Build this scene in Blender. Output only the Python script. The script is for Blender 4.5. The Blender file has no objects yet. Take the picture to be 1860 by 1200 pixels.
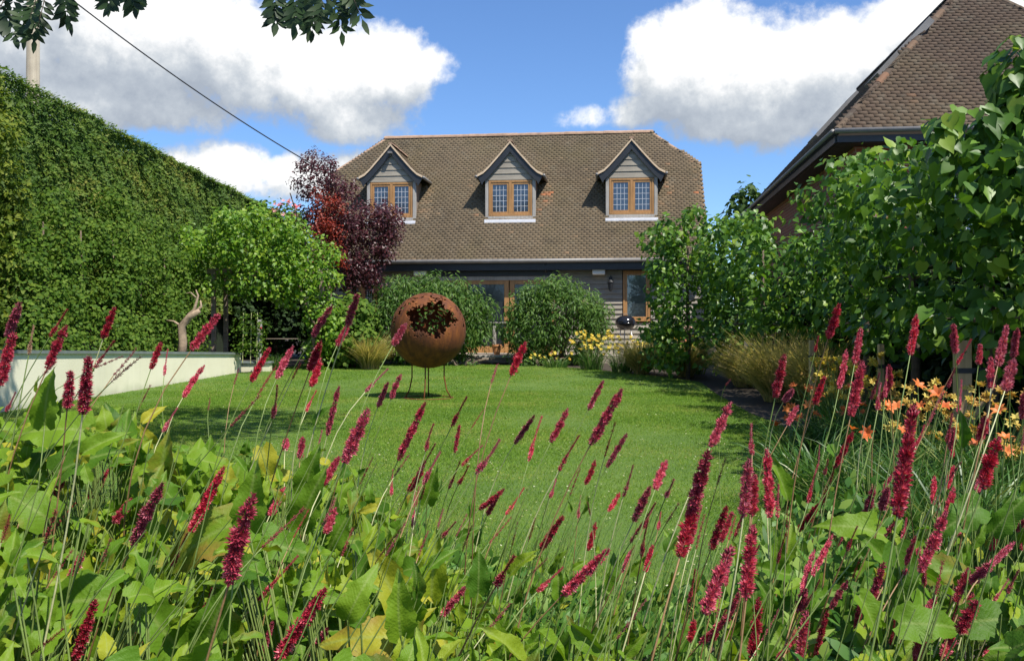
import bpy, math, random
import numpy as np
from mathutils import Vector, Matrix
R = math.radians
rng = np.random.default_rng(11)
random.seed(5)
C = bpy.context.scene.collection
S = bpy.context.scene

# ------------------------------------------------------------ camera
EYE = 1.1
F = 1640.0
cam_d = bpy.data.cameras.new('camera'); cam = bpy.data.objects.new('camera', cam_d); C.objects.link(cam)
cam.location = (0, 0, EYE); cam.rotation_euler = (R(90), 0, 0)
cam_d.sensor_width = 36; cam_d.lens = 36*F/1860; cam_d.clip_start = 0.05; cam_d.clip_end = 2000
S.camera = cam
def at(px, py, Y):
    return np.array([(px-930)/F*Y, Y, EYE+(600-py)/F*Y])
def gz(x, y):
    return np.clip(0.02*(np.asarray(y, float)-15), 0, 0.2)

# ------------------------------------------------------------ light
SUNV = Vector((-0.46, 0.50, -1.08)).normalized()
S.view_settings.view_transform = 'Standard'; S.view_settings.look = 'None'
S.view_settings.gamma = 1; S.view_settings.exposure = 0.5
sd = bpy.data.lights.new('sun', 'SUN'); sd.energy = 5.0; sd.angle = R(0.5); sd.color = (1, .95, .86)
so = bpy.data.objects.new('sun', sd); C.objects.link(so); so.rotation_euler = SUNV.to_track_quat('-Z', 'Y').to_euler()

class NT:
    """tiny helper to write node trees"""
    def __init__(s, nt): s.nt = nt; s.n = nt.nodes; s.l = nt.links
    def new(s, t, **kw):
        n = s.n.new(t)
        for k, v in kw.items(): setattr(n, k, v)
        return n
    def inp(s, sock, v):
        if hasattr(v, 'is_linked') or isinstance(v, bpy.types.NodeSocket): s.l.new(v, sock)
        elif v is not None: sock.default_value = v
    def math(s, op, a, b=None, c=None, clamp=False):
        n = s.new('ShaderNodeMath', operation=op); n.use_clamp = clamp
        s.inp(n.inputs[0], a); s.inp(n.inputs[1], b); s.inp(n.inputs[2], c)
        return n.outputs[0]
    def vmath(s, op, a, b=None):
        n = s.new('ShaderNodeVectorMath', operation=op)
        s.inp(n.inputs[0], a); s.inp(n.inputs[1], b); return n.outputs[0]
    def noise(s, vec, scale, detail=4, rough=.55, dist=0):
        n = s.new('ShaderNodeTexNoise'); s.inp(n.inputs['Vector'], vec)
        n.inputs['Scale'].default_value = scale; n.inputs['Detail'].default_value = detail
        n.inputs['Roughness'].default_value = rough; n.inputs['Distortion'].default_value = dist
        return n.outputs['Fac']
    def ramp(s, fac, stops, interp='LINEAR'):
        n = s.new('ShaderNodeValToRGB'); s.inp(n.inputs[0], fac); cr = n.color_ramp; cr.interpolation = interp
        while len(cr.elements) < len(stops): cr.elements.new(.5)
        for e, (p, c) in zip(cr.elements, stops):
            e.position = p; e.color = (*c, 1) if len(c) == 3 else c
        return n.outputs[0]
    def mix(s, f, a, b, mode='MIX'):
        n = s.new('ShaderNodeMix', data_type='RGBA', blend_type=mode)
        s.inp(n.inputs[0], f)
        s.inp(n.inputs[6], (*a, 1) if isinstance(a, tuple) and len(a) == 3 else a)
        s.inp(n.inputs[7], (*b, 1) if isinstance(b, tuple) and len(b) == 3 else b)
        return n.outputs[2]
    def sstep(s, v, a, b):
        n = s.new('ShaderNodeMapRange', interpolation_type='SMOOTHSTEP'); s.inp(n.inputs[0], v)
        n.inputs[1].default_value = a; n.inputs[2].default_value = b; return n.outputs[0]
    def bump(s, h, strength=.5, dist=.02):
        n = s.new('ShaderNodeBump'); n.inputs['Strength'].default_value = strength; n.inputs['Distance'].default_value = dist
        s.inp(n.inputs['Height'], h); return n.outputs[0]
    def attr(s, name): return s.new('ShaderNodeAttribute', attribute_name=name).outputs['Fac']

# ------------------------------------------------------------ sky with cumulus
W = bpy.data.worlds.new('World'); S.world = W; W.use_nodes = True
w = NT(W.node_tree); w.n.clear()
g = bpy.data.node_groups.new('cloud_density', 'ShaderNodeTree')
g.interface.new_socket('Vector', in_out='INPUT', socket_type='NodeSocketVector')
g.interface.new_socket('Density', in_out='OUTPUT', socket_type='NodeSocketFloat')
q = NT(g); gi = q.new('NodeGroupInput'); go = q.new('NodeGroupOutput')
sx = q.new('ShaderNodeSeparateXYZ'); q.l.new(gi.outputs[0], sx.inputs[0])
warp = q.noise(gi.outputs[0], 7, 3, .5)
az = q.math('ARCTAN2', sx.outputs[0], sx.outputs[1])
az = q.math('ADD', az, q.math('MULTIPLY', q.math('SUBTRACT', warp, .5), .05))
hyp = q.math('SQRT', q.math('ADD', q.math('MULTIPLY', sx.outputs[0], sx.outputs[0]), q.math('MULTIPLY', sx.outputs[1], sx.outputs[1])))
el = q.math('ARCTAN2', sx.outputs[2], hyp)
CL = [(60, 60, 260, 150), (330, 90, 260, 120), (560, 135, 190, 100), (700, 130, 100, 80), (640, 215, 130, 45), (240, 180, 230, 60),
      (400, 310, 170, 52), (530, 320, 120, 45), (650, 300, 60, 25),
      (1260, 110, 130, 100), (1400, 145, 190, 108), (1530, 128, 190, 96), (1700, 50, 170, 85), (1400, 215, 210, 42), (1600, 180, 170, 90),
      (1150, 205, 60, 30), (1060, 212, 60, 24), (760, 120, 60, 40), (1860, 20, 110, 60), (1230,180,70,45)]
B = None
for (cx, cy, rx, ry) in CL:
    a0 = math.atan((cx-930)/F); e0 = math.atan((600-cy)/F*math.cos(a0))
    ra = rx/F*math.cos(a0)**2; re = ry/F*math.cos(a0)
    dx = q.math('DIVIDE', q.math('SUBTRACT', az, a0), ra); dy = q.math('DIVIDE', q.math('SUBTRACT', el, e0), re)
    r2 = q.math('ADD', q.math('MULTIPLY', dx, dx), q.math('MULTIPLY', dy, dy))
    f = q.math('MULTIPLY', q.math('SUBTRACT', 1, r2), min(1, ry/70+.12))
    B = f if B is None else q.math('SMOOTH_MAX', B, f, .15)
B = q.math('MAXIMUM', B, -1.2)
# clouds elsewhere round the sky
far = q.math('SUBTRACT', q.math('MULTIPLY', q.math('SUBTRACT', q.noise(gi.outputs[0], 2.3, 3, .5), .60), 5), q.math('MULTIPLY', q.sstep(sx.outputs[1], .2, .8), 6))
B = q.math('MAXIMUM', B, far)
n1 = q.noise(gi.outputs[0], 11, 10, .62)
n2 = q.noise(q.vmath('ADD', gi.outputs[0], (5, 2, 1)), 30, 6, .6)
bil = q.math('SUBTRACT', 1, q.math('ABSOLUTE', q.math('SUBTRACT', q.math('MULTIPLY', n2, 2), 1)))
D = q.math('ADD', B, q.math('MULTIPLY', q.math('SUBTRACT', n1, .5), 2.7))
D = q.math('ADD', D, q.math('MULTIPLY', q.math('SUBTRACT', bil, .8), .7))
q.l.new(D, go.inputs[0])
tc = w.new('ShaderNodeTexCoord')
def dens(off):
    n = w.new('ShaderNodeGroup'); n.node_tree = g
    w.l.new(w.vmath('ADD', tc.outputs['Generated'], off), n.inputs[0]); return n.outputs[0]
d0 = dens((0, 0, 0)); d1 = dens((.012, 0, .028)); d2 = dens((.01, 0, .06))
alpha = w.sstep(d0, -.22, .50)
sh = w.math('MULTIPLY', w.math('SUBTRACT', d0, d1), .52)
sh = w.math('ADD', sh, w.math('MULTIPLY', w.math('SUBTRACT', d0, d2), .24))
sh = w.math('SUBTRACT', w.math('ADD', sh, .58), w.math('MULTIPLY', w.sstep(d0, .3, 1.5), .14))
# sunlit heads and grey bases of the individual clouds, by compass direction
sxw = w.new('ShaderNodeSeparateXYZ'); w.l.new(tc.outputs['Generated'], sxw.inputs[0])
azw = w.math('ARCTAN2', sxw.outputs[0], sxw.outputs[1])
elw = w.math('ARCTAN2', sxw.outputs[2], w.math('SQRT', w.math('ADD', w.math('MULTIPLY', sxw.outputs[0], sxw.outputs[0]), w.math('MULTIPLY', sxw.outputs[1], sxw.outputs[1]))))
for cx, cy, rx, ry, am in [(565, 150, 110, 85, .34), (700, 120, 70, 50, .22), (470, 285, 170, 32, .22), (1270, 110, 120, 75, .18), (1450, 60, 190, 70, .26), (1640, 30, 150, 60, .2), (330, 30, 120, 60, .16), (240, 90, 90, 40, .08),
                         (110, 150, 240, 75, -.20), (400, 210, 230, 50, -.22), (1420, 215, 270, 52, -.24), (1600, 150, 120, 70, -.10), (1320, 185, 120, 30, -.08), (420, 110, 60, 30, -.08)]:
    a0 = math.atan((cx-930)/F); e0 = math.atan((600-cy)/F*math.cos(a0)); ra = rx/F*math.cos(a0)**2; re = ry/F*math.cos(a0)
    dx = w.math('DIVIDE', w.math('SUBTRACT', azw, a0), ra); dy = w.math('DIVIDE', w.math('SUBTRACT', elw, e0), re)
    r2 = w.math('ADD', w.math('MULTIPLY', dx, dx), w.math('MULTIPLY', dy, dy))
    sh = w.math('ADD', sh, w.math('MULTIPLY', w.math('POWER', 2.718, w.math('MULTIPLY', r2, -1)), am))
sh = w.math('ADD', sh, w.math('MULTIPLY', w.math('SUBTRACT', w.noise(tc.outputs['Generated'], 13, 8, .6), .5), .55))
sh = w.math('ADD', sh, 0, clamp=True)
ccol = w.ramp(sh, [(0, (.30, .34, .40)), (.35, (.39, .43, .48)), (.6, (.52, .55, .58)), (.82, (.69, .70, .71)), (1, (.80, .80, .79))])
sky = w.new('ShaderNodeTexSky', sky_type='NISHITA'); sky.sun_disc = False
sky.sun_elevation = R(58.7); sky.sun_rotation = R(142); sky.air_density = 1.0; sky.dust_density = .1; sky.ozone_density = 2.5
skb = w.vmath('MULTIPLY', sky.outputs[0], (.075, .096, .124))
mixc = w.mix(alpha, skb, ccol)
bg = w.new('ShaderNodeBackground'); w.l.new(mixc, bg.inputs[0]); bg.inputs[1].default_value = 1.0
wo = w.new('ShaderNodeOutputWorld'); w.l.new(bg.outputs[0], wo.inputs[0])
W.cycles.sampling_method = 'MANUAL'; W.cycles.sample_map_resolution = 512
S.cycles.max_bounces = 8; S.cycles.transparent_max_bounces = 8

# ------------------------------------------------------------ materials
def newmat(name):
    m = bpy.data.materials.new(name); m.use_nodes = True; t = NT(m.node_tree)
    bs = t.n['Principled BSDF']; return m, t, bs
def simple(name, col, rough=.6, var=.25, scale=8, metal=0, bump=.15, spec=.5):
    m, t, b = newmat(name)
    tcx = t.new('ShaderNodeTexCoord').outputs['Object']
    n = t.noise(tcx, scale, 6, .6)
    c = t.ramp(n, [(.25, tuple(x*(1-var) for x in col)), (.75, tuple(min(1, x*(1+var)) for x in col))])
    t.l.new(c, b.inputs['Base Color']); b.inputs['Roughness'].default_value = rough; b.inputs['Metallic'].default_value = metal
    b.inputs['Specular IOR Level'].default_value = spec
    t.l.new(t.bump(t.noise(tcx, scale*5, 4), bump, .01), b.inputs['Normal'])
    return m
def leafmat(name, stops, trans=.35, rough=.45, spec=.4, noise=0.0, tcol=1.25):
    """colour per leaf from attribute rnd"""
    m, t, b = newmat(name)
    r = t.attr('rnd')
    if noise:
        tcx = t.new('ShaderNodeTexCoord').outputs['Object']
        r = t.math('ADD', r, t.math('MULTIPLY', t.math('SUBTRACT', t.noise(tcx, 1.3, 3), .5), noise), clamp=True)
    c = t.ramp(r, stops)
    t.l.new(c, b.inputs['Base Color']); b.inputs['Roughness'].default_value = rough
    b.inputs['Specular IOR Level'].default_value = spec
    tr = t.new('ShaderNodeBsdfTranslucent'); t.l.new(t.mix(1, c, (tcol, tcol*1.05, tcol*.55), 'MULTIPLY'), tr.inputs[0])
    mx = t.new('ShaderNodeMixShader'); mx.inputs[0].default_value = trans
    t.l.new(b.outputs[0], mx.inputs[1]); t.l.new(tr.outputs[0], mx.inputs[2])
    t.l.new(mx.outputs[0], t.n['Material Output'].inputs[0])
    return m
def tilemat(name, stops, moss=.5):
    m, t, b = newmat(name)
    tcx = t.new('ShaderNodeTexCoord').outputs['Object']
    c = t.ramp(t.attr('rnd'), stops)
    n = t.noise(tcx, .55, 5, .6)
    c = t.mix(t.math('MULTIPLY', t.sstep(n, .46, .66), moss), c, (.155, .125, .060))
    n2 = t.noise(tcx, 4, 6, .6)
    c = t.mix(t.math('MULTIPLY', t.sstep(n2, .5, .72), .3), c, (.21, .19, .14))
    n3 = t.noise(tcx, 2.2, 5, .6)
    c = t.mix(t.math('MULTIPLY', t.sstep(n3, .50, .75), .45), c, (.06, .045, .035))
    t.l.new(c, b.inputs['Base Color']); b.inputs['Roughness'].default_value = .85; b.inputs['Specular IOR Level'].default_value = .3
    t.l.new(t.bump(t.noise(tcx, 60, 4), .3, .01), b.inputs['Normal'])
    return m
def woodmat(name, a, bcol, rough=.75, axis='X', scale=1):
    m, t, b = newmat(name)
    tcx = t.new('ShaderNodeTexCoord').outputs['Object']
    mp = t.new('ShaderNodeMapping'); t.l.new(tcx, mp.inputs[0])
    mp.inputs['Scale'].default_value = {'X': (1.2*scale, 30*scale, 30*scale), 'Z': (30*scale, 30*scale, 1.2*scale)}[axis]
    n = t.noise(mp.outputs[0], 1, 6, .6, .4)
    n2 = t.noise(tcx, 2.5, 4)
    c = t.mix(t.sstep(n2, .35, .7), t.ramp(n, [(.3, a), (.7, bcol)]), t.ramp(n, [(.3, tuple(x*.75 for x in a)), (.7, tuple(x*.85 for x in bcol))]))
    c = t.mix(1, c, t.ramp(t.attr('rnd'), [(0, (1, 1, 1)), (1, (1, 1, 1))]), 'MULTIPLY')
    t.l.new(c, b.inputs['Base Color']); b.inputs['Roughness'].default_value = rough
    t.l.new(t.bump(n, .3, .005), b.inputs['Normal'])
    return m

MAT = {}
MAT['roof'] = tilemat('old_clay_tiles', [(0, (.095, .072, .046)), (.3, (.138, .104, .066)), (.6, (.178, .133, .083)), (.85, (.24, .16, .095)), (.95, (.36, .17, .09)), (1, (.42, .17, .08))], .4)
MAT['roof2'] = tilemat('brown_clay_tiles', [(0, (.055, .040, .030)), (.4, (.088, .060, .042)), (.75, (.12, .082, .052)), (1, (.20, .10, .058))], .2)
MAT['ridge'] = simple('ridge_clay', (.34, .22, .145), .85, .35, 5)
MAT['mortar'] = simple('pale_mortar', (.62, .47, .32), .9, .2, 6)
MAT['black'] = simple('black_paint', (.022, .024, .028), .45, .2, 6)
MAT['gutter'] = simple('grey_gutter', (.20, .19, .18), .45, .2, 4)
MAT['lead'] = simple('pale_lead', (.75, .75, .78), .5, .1, 5)
MAT['board'] = woodmat('silvered_boards', (.24, .21, .17), (.40, .36, .29))
MAT['board2'] = woodmat('brown_boards', (.20, .14, .10), (.38, .30, .23))
MAT['post'] = woodmat('silver_oak', (.32, .30, .27), (.46, .43, .39), axis='Z')
MAT['oak'] = woodmat('golden_oak', (.34, .17, .06), (.50, .27, .10), .5, axis='Z')
MAT['stake'] = woodmat('pale_stake', (.42, .27, .13), (.62, .43, .22), .7, axis='Z', scale=.7)
MAT['pole'] = woodmat('weathered_pole', (.26, .22, .16), (.44, .39, .29), .8, axis='Z', scale=.3)
MAT['bark'] = simple('bark', (.13, .095, .065), .9, .5, 9, bump=.8)
MAT['palebark'] = simple('pale_bark', (.34, .25, .17), .9, .4, 12, bump=.8)
MAT['soil'] = simple('soil', (.045, .034, .022), .95, .4, 10, bump=.9)
MAT['stone'] = simple('terrace_stone', (.36, .31, .25), .85, .25, 3)
MAT['coping'] = simple('slate_coping', (.17, .20, .19), .6, .2, 6)
MAT['white'] = simple('white_plastic', (.72, .72, .70), .4, .05, 4)
MAT['enamel'] = simple('black_enamel', (.012, .012, .014), .15, .1, 4, bump=0)
MAT['steel'] = simple('steel', (.5, .5, .5), .3, .1, 4, metal=1)
MAT['wire'] = simple('cable', (.03, .03, .035), .5, .1, 4)
MAT['slab'] = simple('roof_underlay', (.035, .028, .022), .95, .2, 4)
# cream render wall
m, t, b = newmat('cream_render'); tcx = t.new('ShaderNodeTexCoord').outputs['Object']
c = t.ramp(t.noise(tcx, 1.2, 6, .6), [(.3, (.72, .69, .50)), (.7, (.82, .79, .60))])
spz = t.new('ShaderNodeSeparateXYZ'); t.l.new(tcx, spz.inputs[0])
c = t.mix(t.math('MULTIPLY', t.sstep(t.math('ADD', t.math('MULTIPLY', spz.outputs[2], -3), t.noise(tcx, 4, 4)), -.1, .6), .45), c, (.34, .38, .22))
mpw = t.new('ShaderNodeMapping'); t.l.new(tcx, mpw.inputs[0]); mpw.inputs['Scale'].default_value = (2.5, 2.5, .5)
c = t.mix(t.math('MULTIPLY', t.sstep(t.noise(mpw.outputs[0], 1.6, 6, .65), .45, .80), .25), c, (.46, .46, .32))
t.l.new(c, b.inputs['Base Color']); b.inputs['Roughness'].default_value = .9
t.l.new(t.bump(t.noise(tcx, 40, 5), .25, .01), b.inputs['Normal']); MAT['render'] = m
# brick
m, t, b = newmat('red_brick'); tcx = t.new('ShaderNodeTexCoord').outputs['Object']
mp = t.new('ShaderNodeMapping'); t.l.new(tcx, mp.inputs[0]); mp.inputs['Rotation'].default_value = (R(90), 0, 0)
sp = t.new('ShaderNodeSeparateXYZ'); t.l.new(tcx, sp.inputs[0])
cb = t.new('ShaderNodeCombineXYZ'); t.l.new(t.math('ADD', sp.outputs[0], sp.outputs[1]), cb.inputs[0]); t.l.new(sp.outputs[2], cb.inputs[1])
br = t.new('ShaderNodeTexBrick'); t.l.new(cb.outputs[0], br.inputs['Vector']); br.inputs['Scale'].default_value = 1
br.inputs['Color1'].default_value = (.36, .10, .05, 1); br.inputs['Color2'].default_value = (.22, .07, .04, 1); br.inputs['Mortar'].default_value = (.34, .28, .22, 1)
br.inputs['Mortar Size'].default_value = .007; br.inputs['Brick Width'].default_value = .225; br.inputs['Row Height'].default_value = .075
t.l.new(t.mix(t.math('MULTIPLY', t.noise(tcx, 5, 5), .5), br.outputs[0], (.20, .08, .05)), b.inputs['Base Color']); b.inputs['Roughness'].default_value = .9
t.l.new(t.bump(br.outputs['Fac'], -.4, .01), b.inputs['Normal']); MAT['brick'] = m
# window glass (mirrors the sky, dark room behind)
m, t, b = newmat('window_glass'); b.inputs['Base Color'].default_value = (.02, .025, .03, 1); b.inputs['Roughness'].default_value = .35
gl = t.new('ShaderNodeBsdfGlossy'); gl.inputs['Roughness'].default_value = .03; gl.inputs[0].default_value = (.9, .95, 1, 1)
tcx = t.new('ShaderNodeTexCoord').outputs['Object']
t.l.new(t.bump(t.noise(tcx, 6, 2), .12, .02), gl.inputs['Normal'])
mx = t.new('ShaderNodeMixShader'); mx.inputs[0].default_value = .11; t.l.new(b.outputs[0], mx.inputs[1]); t.l.new(gl.outputs[0], mx.inputs[2])
t.l.new(mx.outputs[0], t.n['Material Output'].inputs[0]); MAT['glass'] = m
m2 = m.copy(); m2.name = 'dark_door_glass'; m2.node_tree.nodes['Mix Shader'].inputs[0].default_value = .04; MAT['glassd'] = m2
# rust
m, t, b = newmat('rusted_steel'); tcx = t.new('ShaderNodeTexCoord').outputs['Object']
mp = t.new('ShaderNodeMapping'); t.l.new(tcx, mp.inputs[0]); mp.inputs['Scale'].default_value = (3, 3, .7)
n = t.noise(mp.outputs[0], 3, 8, .7); n2 = t.noise(tcx, 26, 6, .7)
c = t.ramp(n, [(.30, (.035, .013, .006)), (.44, (.11, .032, .008)), (.57, (.21, .064, .010)), (.72, (.36, .135, .020))])
c = t.mix(t.math('MULTIPLY', n2, .7), c, (.095, .028, .008))
t.l.new(c, b.inputs['Base Color']); b.inputs['Roughness'].default_value = .8; b.inputs['Metallic'].default_value = .1
t.l.new(t.bump(n2, .5, .01), b.inputs['Normal']); MAT['rust'] = m
# lawn sheet
m, t, b = newmat('lawn_turf'); tcx = t.new('ShaderNodeTexCoord').outputs['Object']
c = t.ramp(t.noise(tcx, .9, 6, .6), [(.3, (.08, .16, .016)), (.55, (.12, .21, .022)), (.75, (.16, .24, .035))])
c = t.mix(t.math('MULTIPLY', t.noise(tcx, 60, 4, .7), .6), c, (.035, .07, .012))
t.l.new(c, b.inputs['Base Color']); b.inputs['Roughness'].default_value = .9
t.l.new(t.bump(t.noise(tcx, 90, 4), .8, .02), b.inputs['Normal']); MAT['lawn'] = m
# blades: patches by position
m, t, b = newmat('grass_blade'); tcx = t.new('ShaderNodeTexCoord').outputs['Object']
r = t.math('ADD', t.math('MULTIPLY', t.attr('rnd'), .45), t.math('SUBTRACT', t.math('MULTIPLY', t.noise(tcx, .7, 6, .65), 1.15), .12))
c = t.ramp(r, [(.35, (.085, .185, .013)), (.6, (.135, .255, .020)), (.82, (.20, .31, .034)), (1, (.34, .34, .08))])
t.l.new(c, b.inputs['Base Color']); b.inputs['Roughness'].default_value = .6; b.inputs['Specular IOR Level'].default_value = .2
tr = t.new('ShaderNodeBsdfTranslucent'); t.l.new(c, tr.inputs[0]); mx = t.new('ShaderNodeMixShader'); mx.inputs[0].default_value = .40
t.l.new(b.outputs[0], mx.inputs[1]); t.l.new(tr.outputs[0], mx.inputs[2]); t.l.new(mx.outputs[0], t.n['Material Output'].inputs[0]); MAT['blade'] = m

MAT['hedge'] = leafmat('conifer_sprays', [(0, (.032, .080, .010)), (.4, (.070, .140, .014)), (.75, (.125, .190, .022)), (1, (.24, .24, .04))], .3, .6, .25, .5)
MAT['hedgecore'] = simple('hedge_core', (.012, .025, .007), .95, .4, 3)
MAT['gold'] = leafmat('golden_sprays', [(0, (.04, .085, .010)), (.5, (.11, .17, .018)), (1, (.26, .29, .035))], .35, .6, .25, .4)
MAT['ivy'] = leafmat('broad_leaves', [(0, (.035, .085, .009)), (.5, (.075, .145, .014)), (1, (.15, .22, .028))], .3, .6, .15, .4)
MAT['vine'] = leafmat('lime_vine_leaves', [(0, (.06, .15, .012)), (.5, (.135, .27, .018)), (1, (.28, .38, .035))], .4, .45, .35, .2)
MAT['purple'] = leafmat('purple_leaves', [(0, (.030, .010, .014)), (.6, (.075, .020, .026)), (1, (.16, .045, .05))], .3, .4, .4, .2, 1.5)
MAT['red'] = leafmat('red_leaves', [(0, (.14, .018, .012)), (.6, (.28, .035, .02)), (1, (.42, .075, .035))], .35, .45, .4, .1, 1.4)
MAT['shrub'] = leafmat('willowy_leaves', [(0, (.030, .080, .012)), (.5, (.065, .14, .020)), (.88, (.12, .20, .035)), (1, (.28, .32, .10))], .3, .5, .25, .2)
MAT['heart'] = leafmat('heart_leaves', [(0, (.032, .09, .010)), (.45, (.072, .165, .016)), (.78, (.14, .26, .025)), (1, (.34, .42, .05))], .33, .42, .35, .3)
MAT['ash'] = leafmat('ash_leaves', [(0, (.012, .03, .008)), (1, (.03, .06, .014))], .1, .5, .3)  # base colour lowered to carry the overhead crown's shade
MAT['shadeleaf'] = leafmat('shade_dark_leaves', [(0, (.010, .026, .006)), (1, (.030, .065, .012))], .15, .6, .2)  # leaf colour kept near black to stand for deep shade
MAT['fartree'] = leafmat('far_leaves', [(0, (.03, .07, .018)), (1, (.10, .16, .035))], .3, .6, .2)
MAT['stipa'] = leafmat('stipa_blades', [(0, (.11, .16, .03)), (.5, (.27, .28, .07)), (1, (.60, .46, .20))], .4, .6, .3)
MAT['strap'] = leafmat('strap_leaves', [(0, (.03, .09, .018)), (.7, (.08, .18, .03)), (1, (.30, .30, .09))], .3, .4, .4)
MAT['yellow'] = leafmat('yellow_petals', [(0, (.55, .36, .03)), (1, (.85, .68, .12))], .35, .5, .3, 0, 1.1)
MAT['orange'] = leafmat('orange_petals', [(0, (.62, .12, .03)), (1, (.85, .27, .08))], .35, .5, .3, 0, 1.3)
MAT['pink'] = leafmat('pink_petals', [(0, (.75, .22, .25)), (1, (.85, .50, .50))], .35, .5, .3, 0, 1.3)
MAT['rose'] = leafmat('red_rose_petals', [(0, (.5, .03, .04)), (1, (.72, .10, .12))], .35, .5, .3, 0, 1.3)
MAT['floret'] = leafmat('crimson_florets', [(0, (.17, .004, .015)), (.4, (.40, .012, .042)), (.78, (.60, .04, .090)), (1, (.86, .25, .30))], .25, .4, .4, 0, 1.3)
MAT['bud'] = leafmat('crimson_buds', [(0, (.16, .012, .018)), (.6, (.30, .030, .035)), (1, (.42, .10, .07))], .15, .5, .3, 0, 1.3)
MAT['dried'] = leafmat('dried_florets', [(0, (.34, .16, .10)), (1, (.62, .45, .28))], .2, .6, .3, 0, 1.1)
MAT['stem'] = simple('flower_stem', (.16, .22, .05), .5, .35, 14)
MAT['redstem'] = simple('reddish_stem', (.26, .15, .06), .5, .35, 14)
MAT['palestem'] = simple('pale_stem', (.42, .42, .20), .5, .25, 14)
for k_ in ('floret', 'bud'):   # each spike its own age
    t = NT(MAT[k_].node_tree); oi = t.new('ShaderNodeObjectInfo').outputs['Random']; hs = t.new('ShaderNodeHueSaturation')
    crn = [n for n in t.n if n.bl_idname == 'ShaderNodeValToRGB'][0]; tos = [l.to_socket for l in crn.outputs[0].links]
    t.l.new(crn.outputs[0], hs.inputs['Color']); t.l.new(t.math('ADD', .492, t.math('MULTIPLY', oi, .011)), hs.inputs['Hue'])
    t.l.new(t.math('ADD', .75, t.math('MULTIPLY', t.math('FRACT', t.math('MULTIPLY', oi, 7.3)), .45)), hs.inputs['Value']); t.l.new(t.math('ADD', .86, t.math('MULTIPLY', oi, .14)), hs.inputs['Saturation'])
    for s_ in tos: t.l.new(hs.outputs[0], s_)
MAT['goldp'] = leafmat('tawny_petals', [(0, (.30, .14, .03)), (.5, (.52, .34, .06)), (1, (.74, .62, .16))], .35, .55, .3, 0, 1.1)
# bistort leaf: veins and rust blotches by leaf coordinates
m, t, b = newmat('bistort_leaf')
uv = t.new('ShaderNodeUVMap', uv_map='leaf').outputs[0]; su = t.new('ShaderNodeSeparateXYZ'); t.l.new(uv, su.inputs[0])
U, V = su.outputs[0], su.outputs[1]
tcx = t.new('ShaderNodeTexCoord').outputs['Object']
au = t.math('ABSOLUTE', U)
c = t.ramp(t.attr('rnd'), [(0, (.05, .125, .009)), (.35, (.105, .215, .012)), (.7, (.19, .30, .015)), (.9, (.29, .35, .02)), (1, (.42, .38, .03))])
nz = t.noise(tcx, 22, 6, .65)
edge = t.math('ADD', t.math('MULTIPLY', au, 1.6), t.math('MULTIPLY', V, .35))
bl = t.math('ADD', t.math('ADD', edge, t.math('MULTIPLY', nz, 1.5)), t.math('MULTIPLY', t.attr('rn2'), 1.5))
c = t.mix(t.math('MULTIPLY', t.sstep(bl, 2.2, 3.0), .75), c, (.30, .13, .035))
c = t.mix(t.math('MULTIPLY', t.sstep(t.noise(tcx, 90, 3), .68, .74), .6), c, (.18, .10, .03))
ph = t.math('SUBTRACT', t.math('MULTIPLY', V, 95), t.math('MULTIPLY', au, 95))
vein = t.sstep(t.math('SINE', ph), .82, 1)
mid = t.math('SUBTRACT', 1, t.sstep(au, .0, .035))
c = t.mix(t.math('MULTIPLY', vein, .07), c, (.30, .40, .10)); c = t.mix(t.math('MULTIPLY', mid, .38), c, (.36, .42, .13)); c = t.mix(t.math('MULTIPLY', t.noise(tcx, 9, 4), .35), c, (.06, .15, .014))
t.l.new(c, b.inputs['Base Color']); b.inputs['Roughness'].default_value = .5; b.inputs['Specular IOR Level'].default_value = .22
hgt = t.math('ADD', t.math('MULTIPLY', t.math('SINE', ph), .04), t.math('MULTIPLY', nz, 3))
t.l.new(t.bump(hgt, .5, .004), b.inputs['Normal'])
tr = t.new('ShaderNodeBsdfTranslucent'); t.l.new(t.mix(1, c, (1.3, 1.35, .6), 'MULTIPLY'), tr.inputs[0])
mx = t.new('ShaderNodeMixShader'); mx.inputs[0].default_value = .33; t.l.new(b.outputs[0], mx.inputs[1]); t.l.new(tr.outputs[0], mx.inputs[2])
t.l.new(mx.outputs[0], t.n['Material Output'].inputs[0]); MAT['bleaf'] = m

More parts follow.
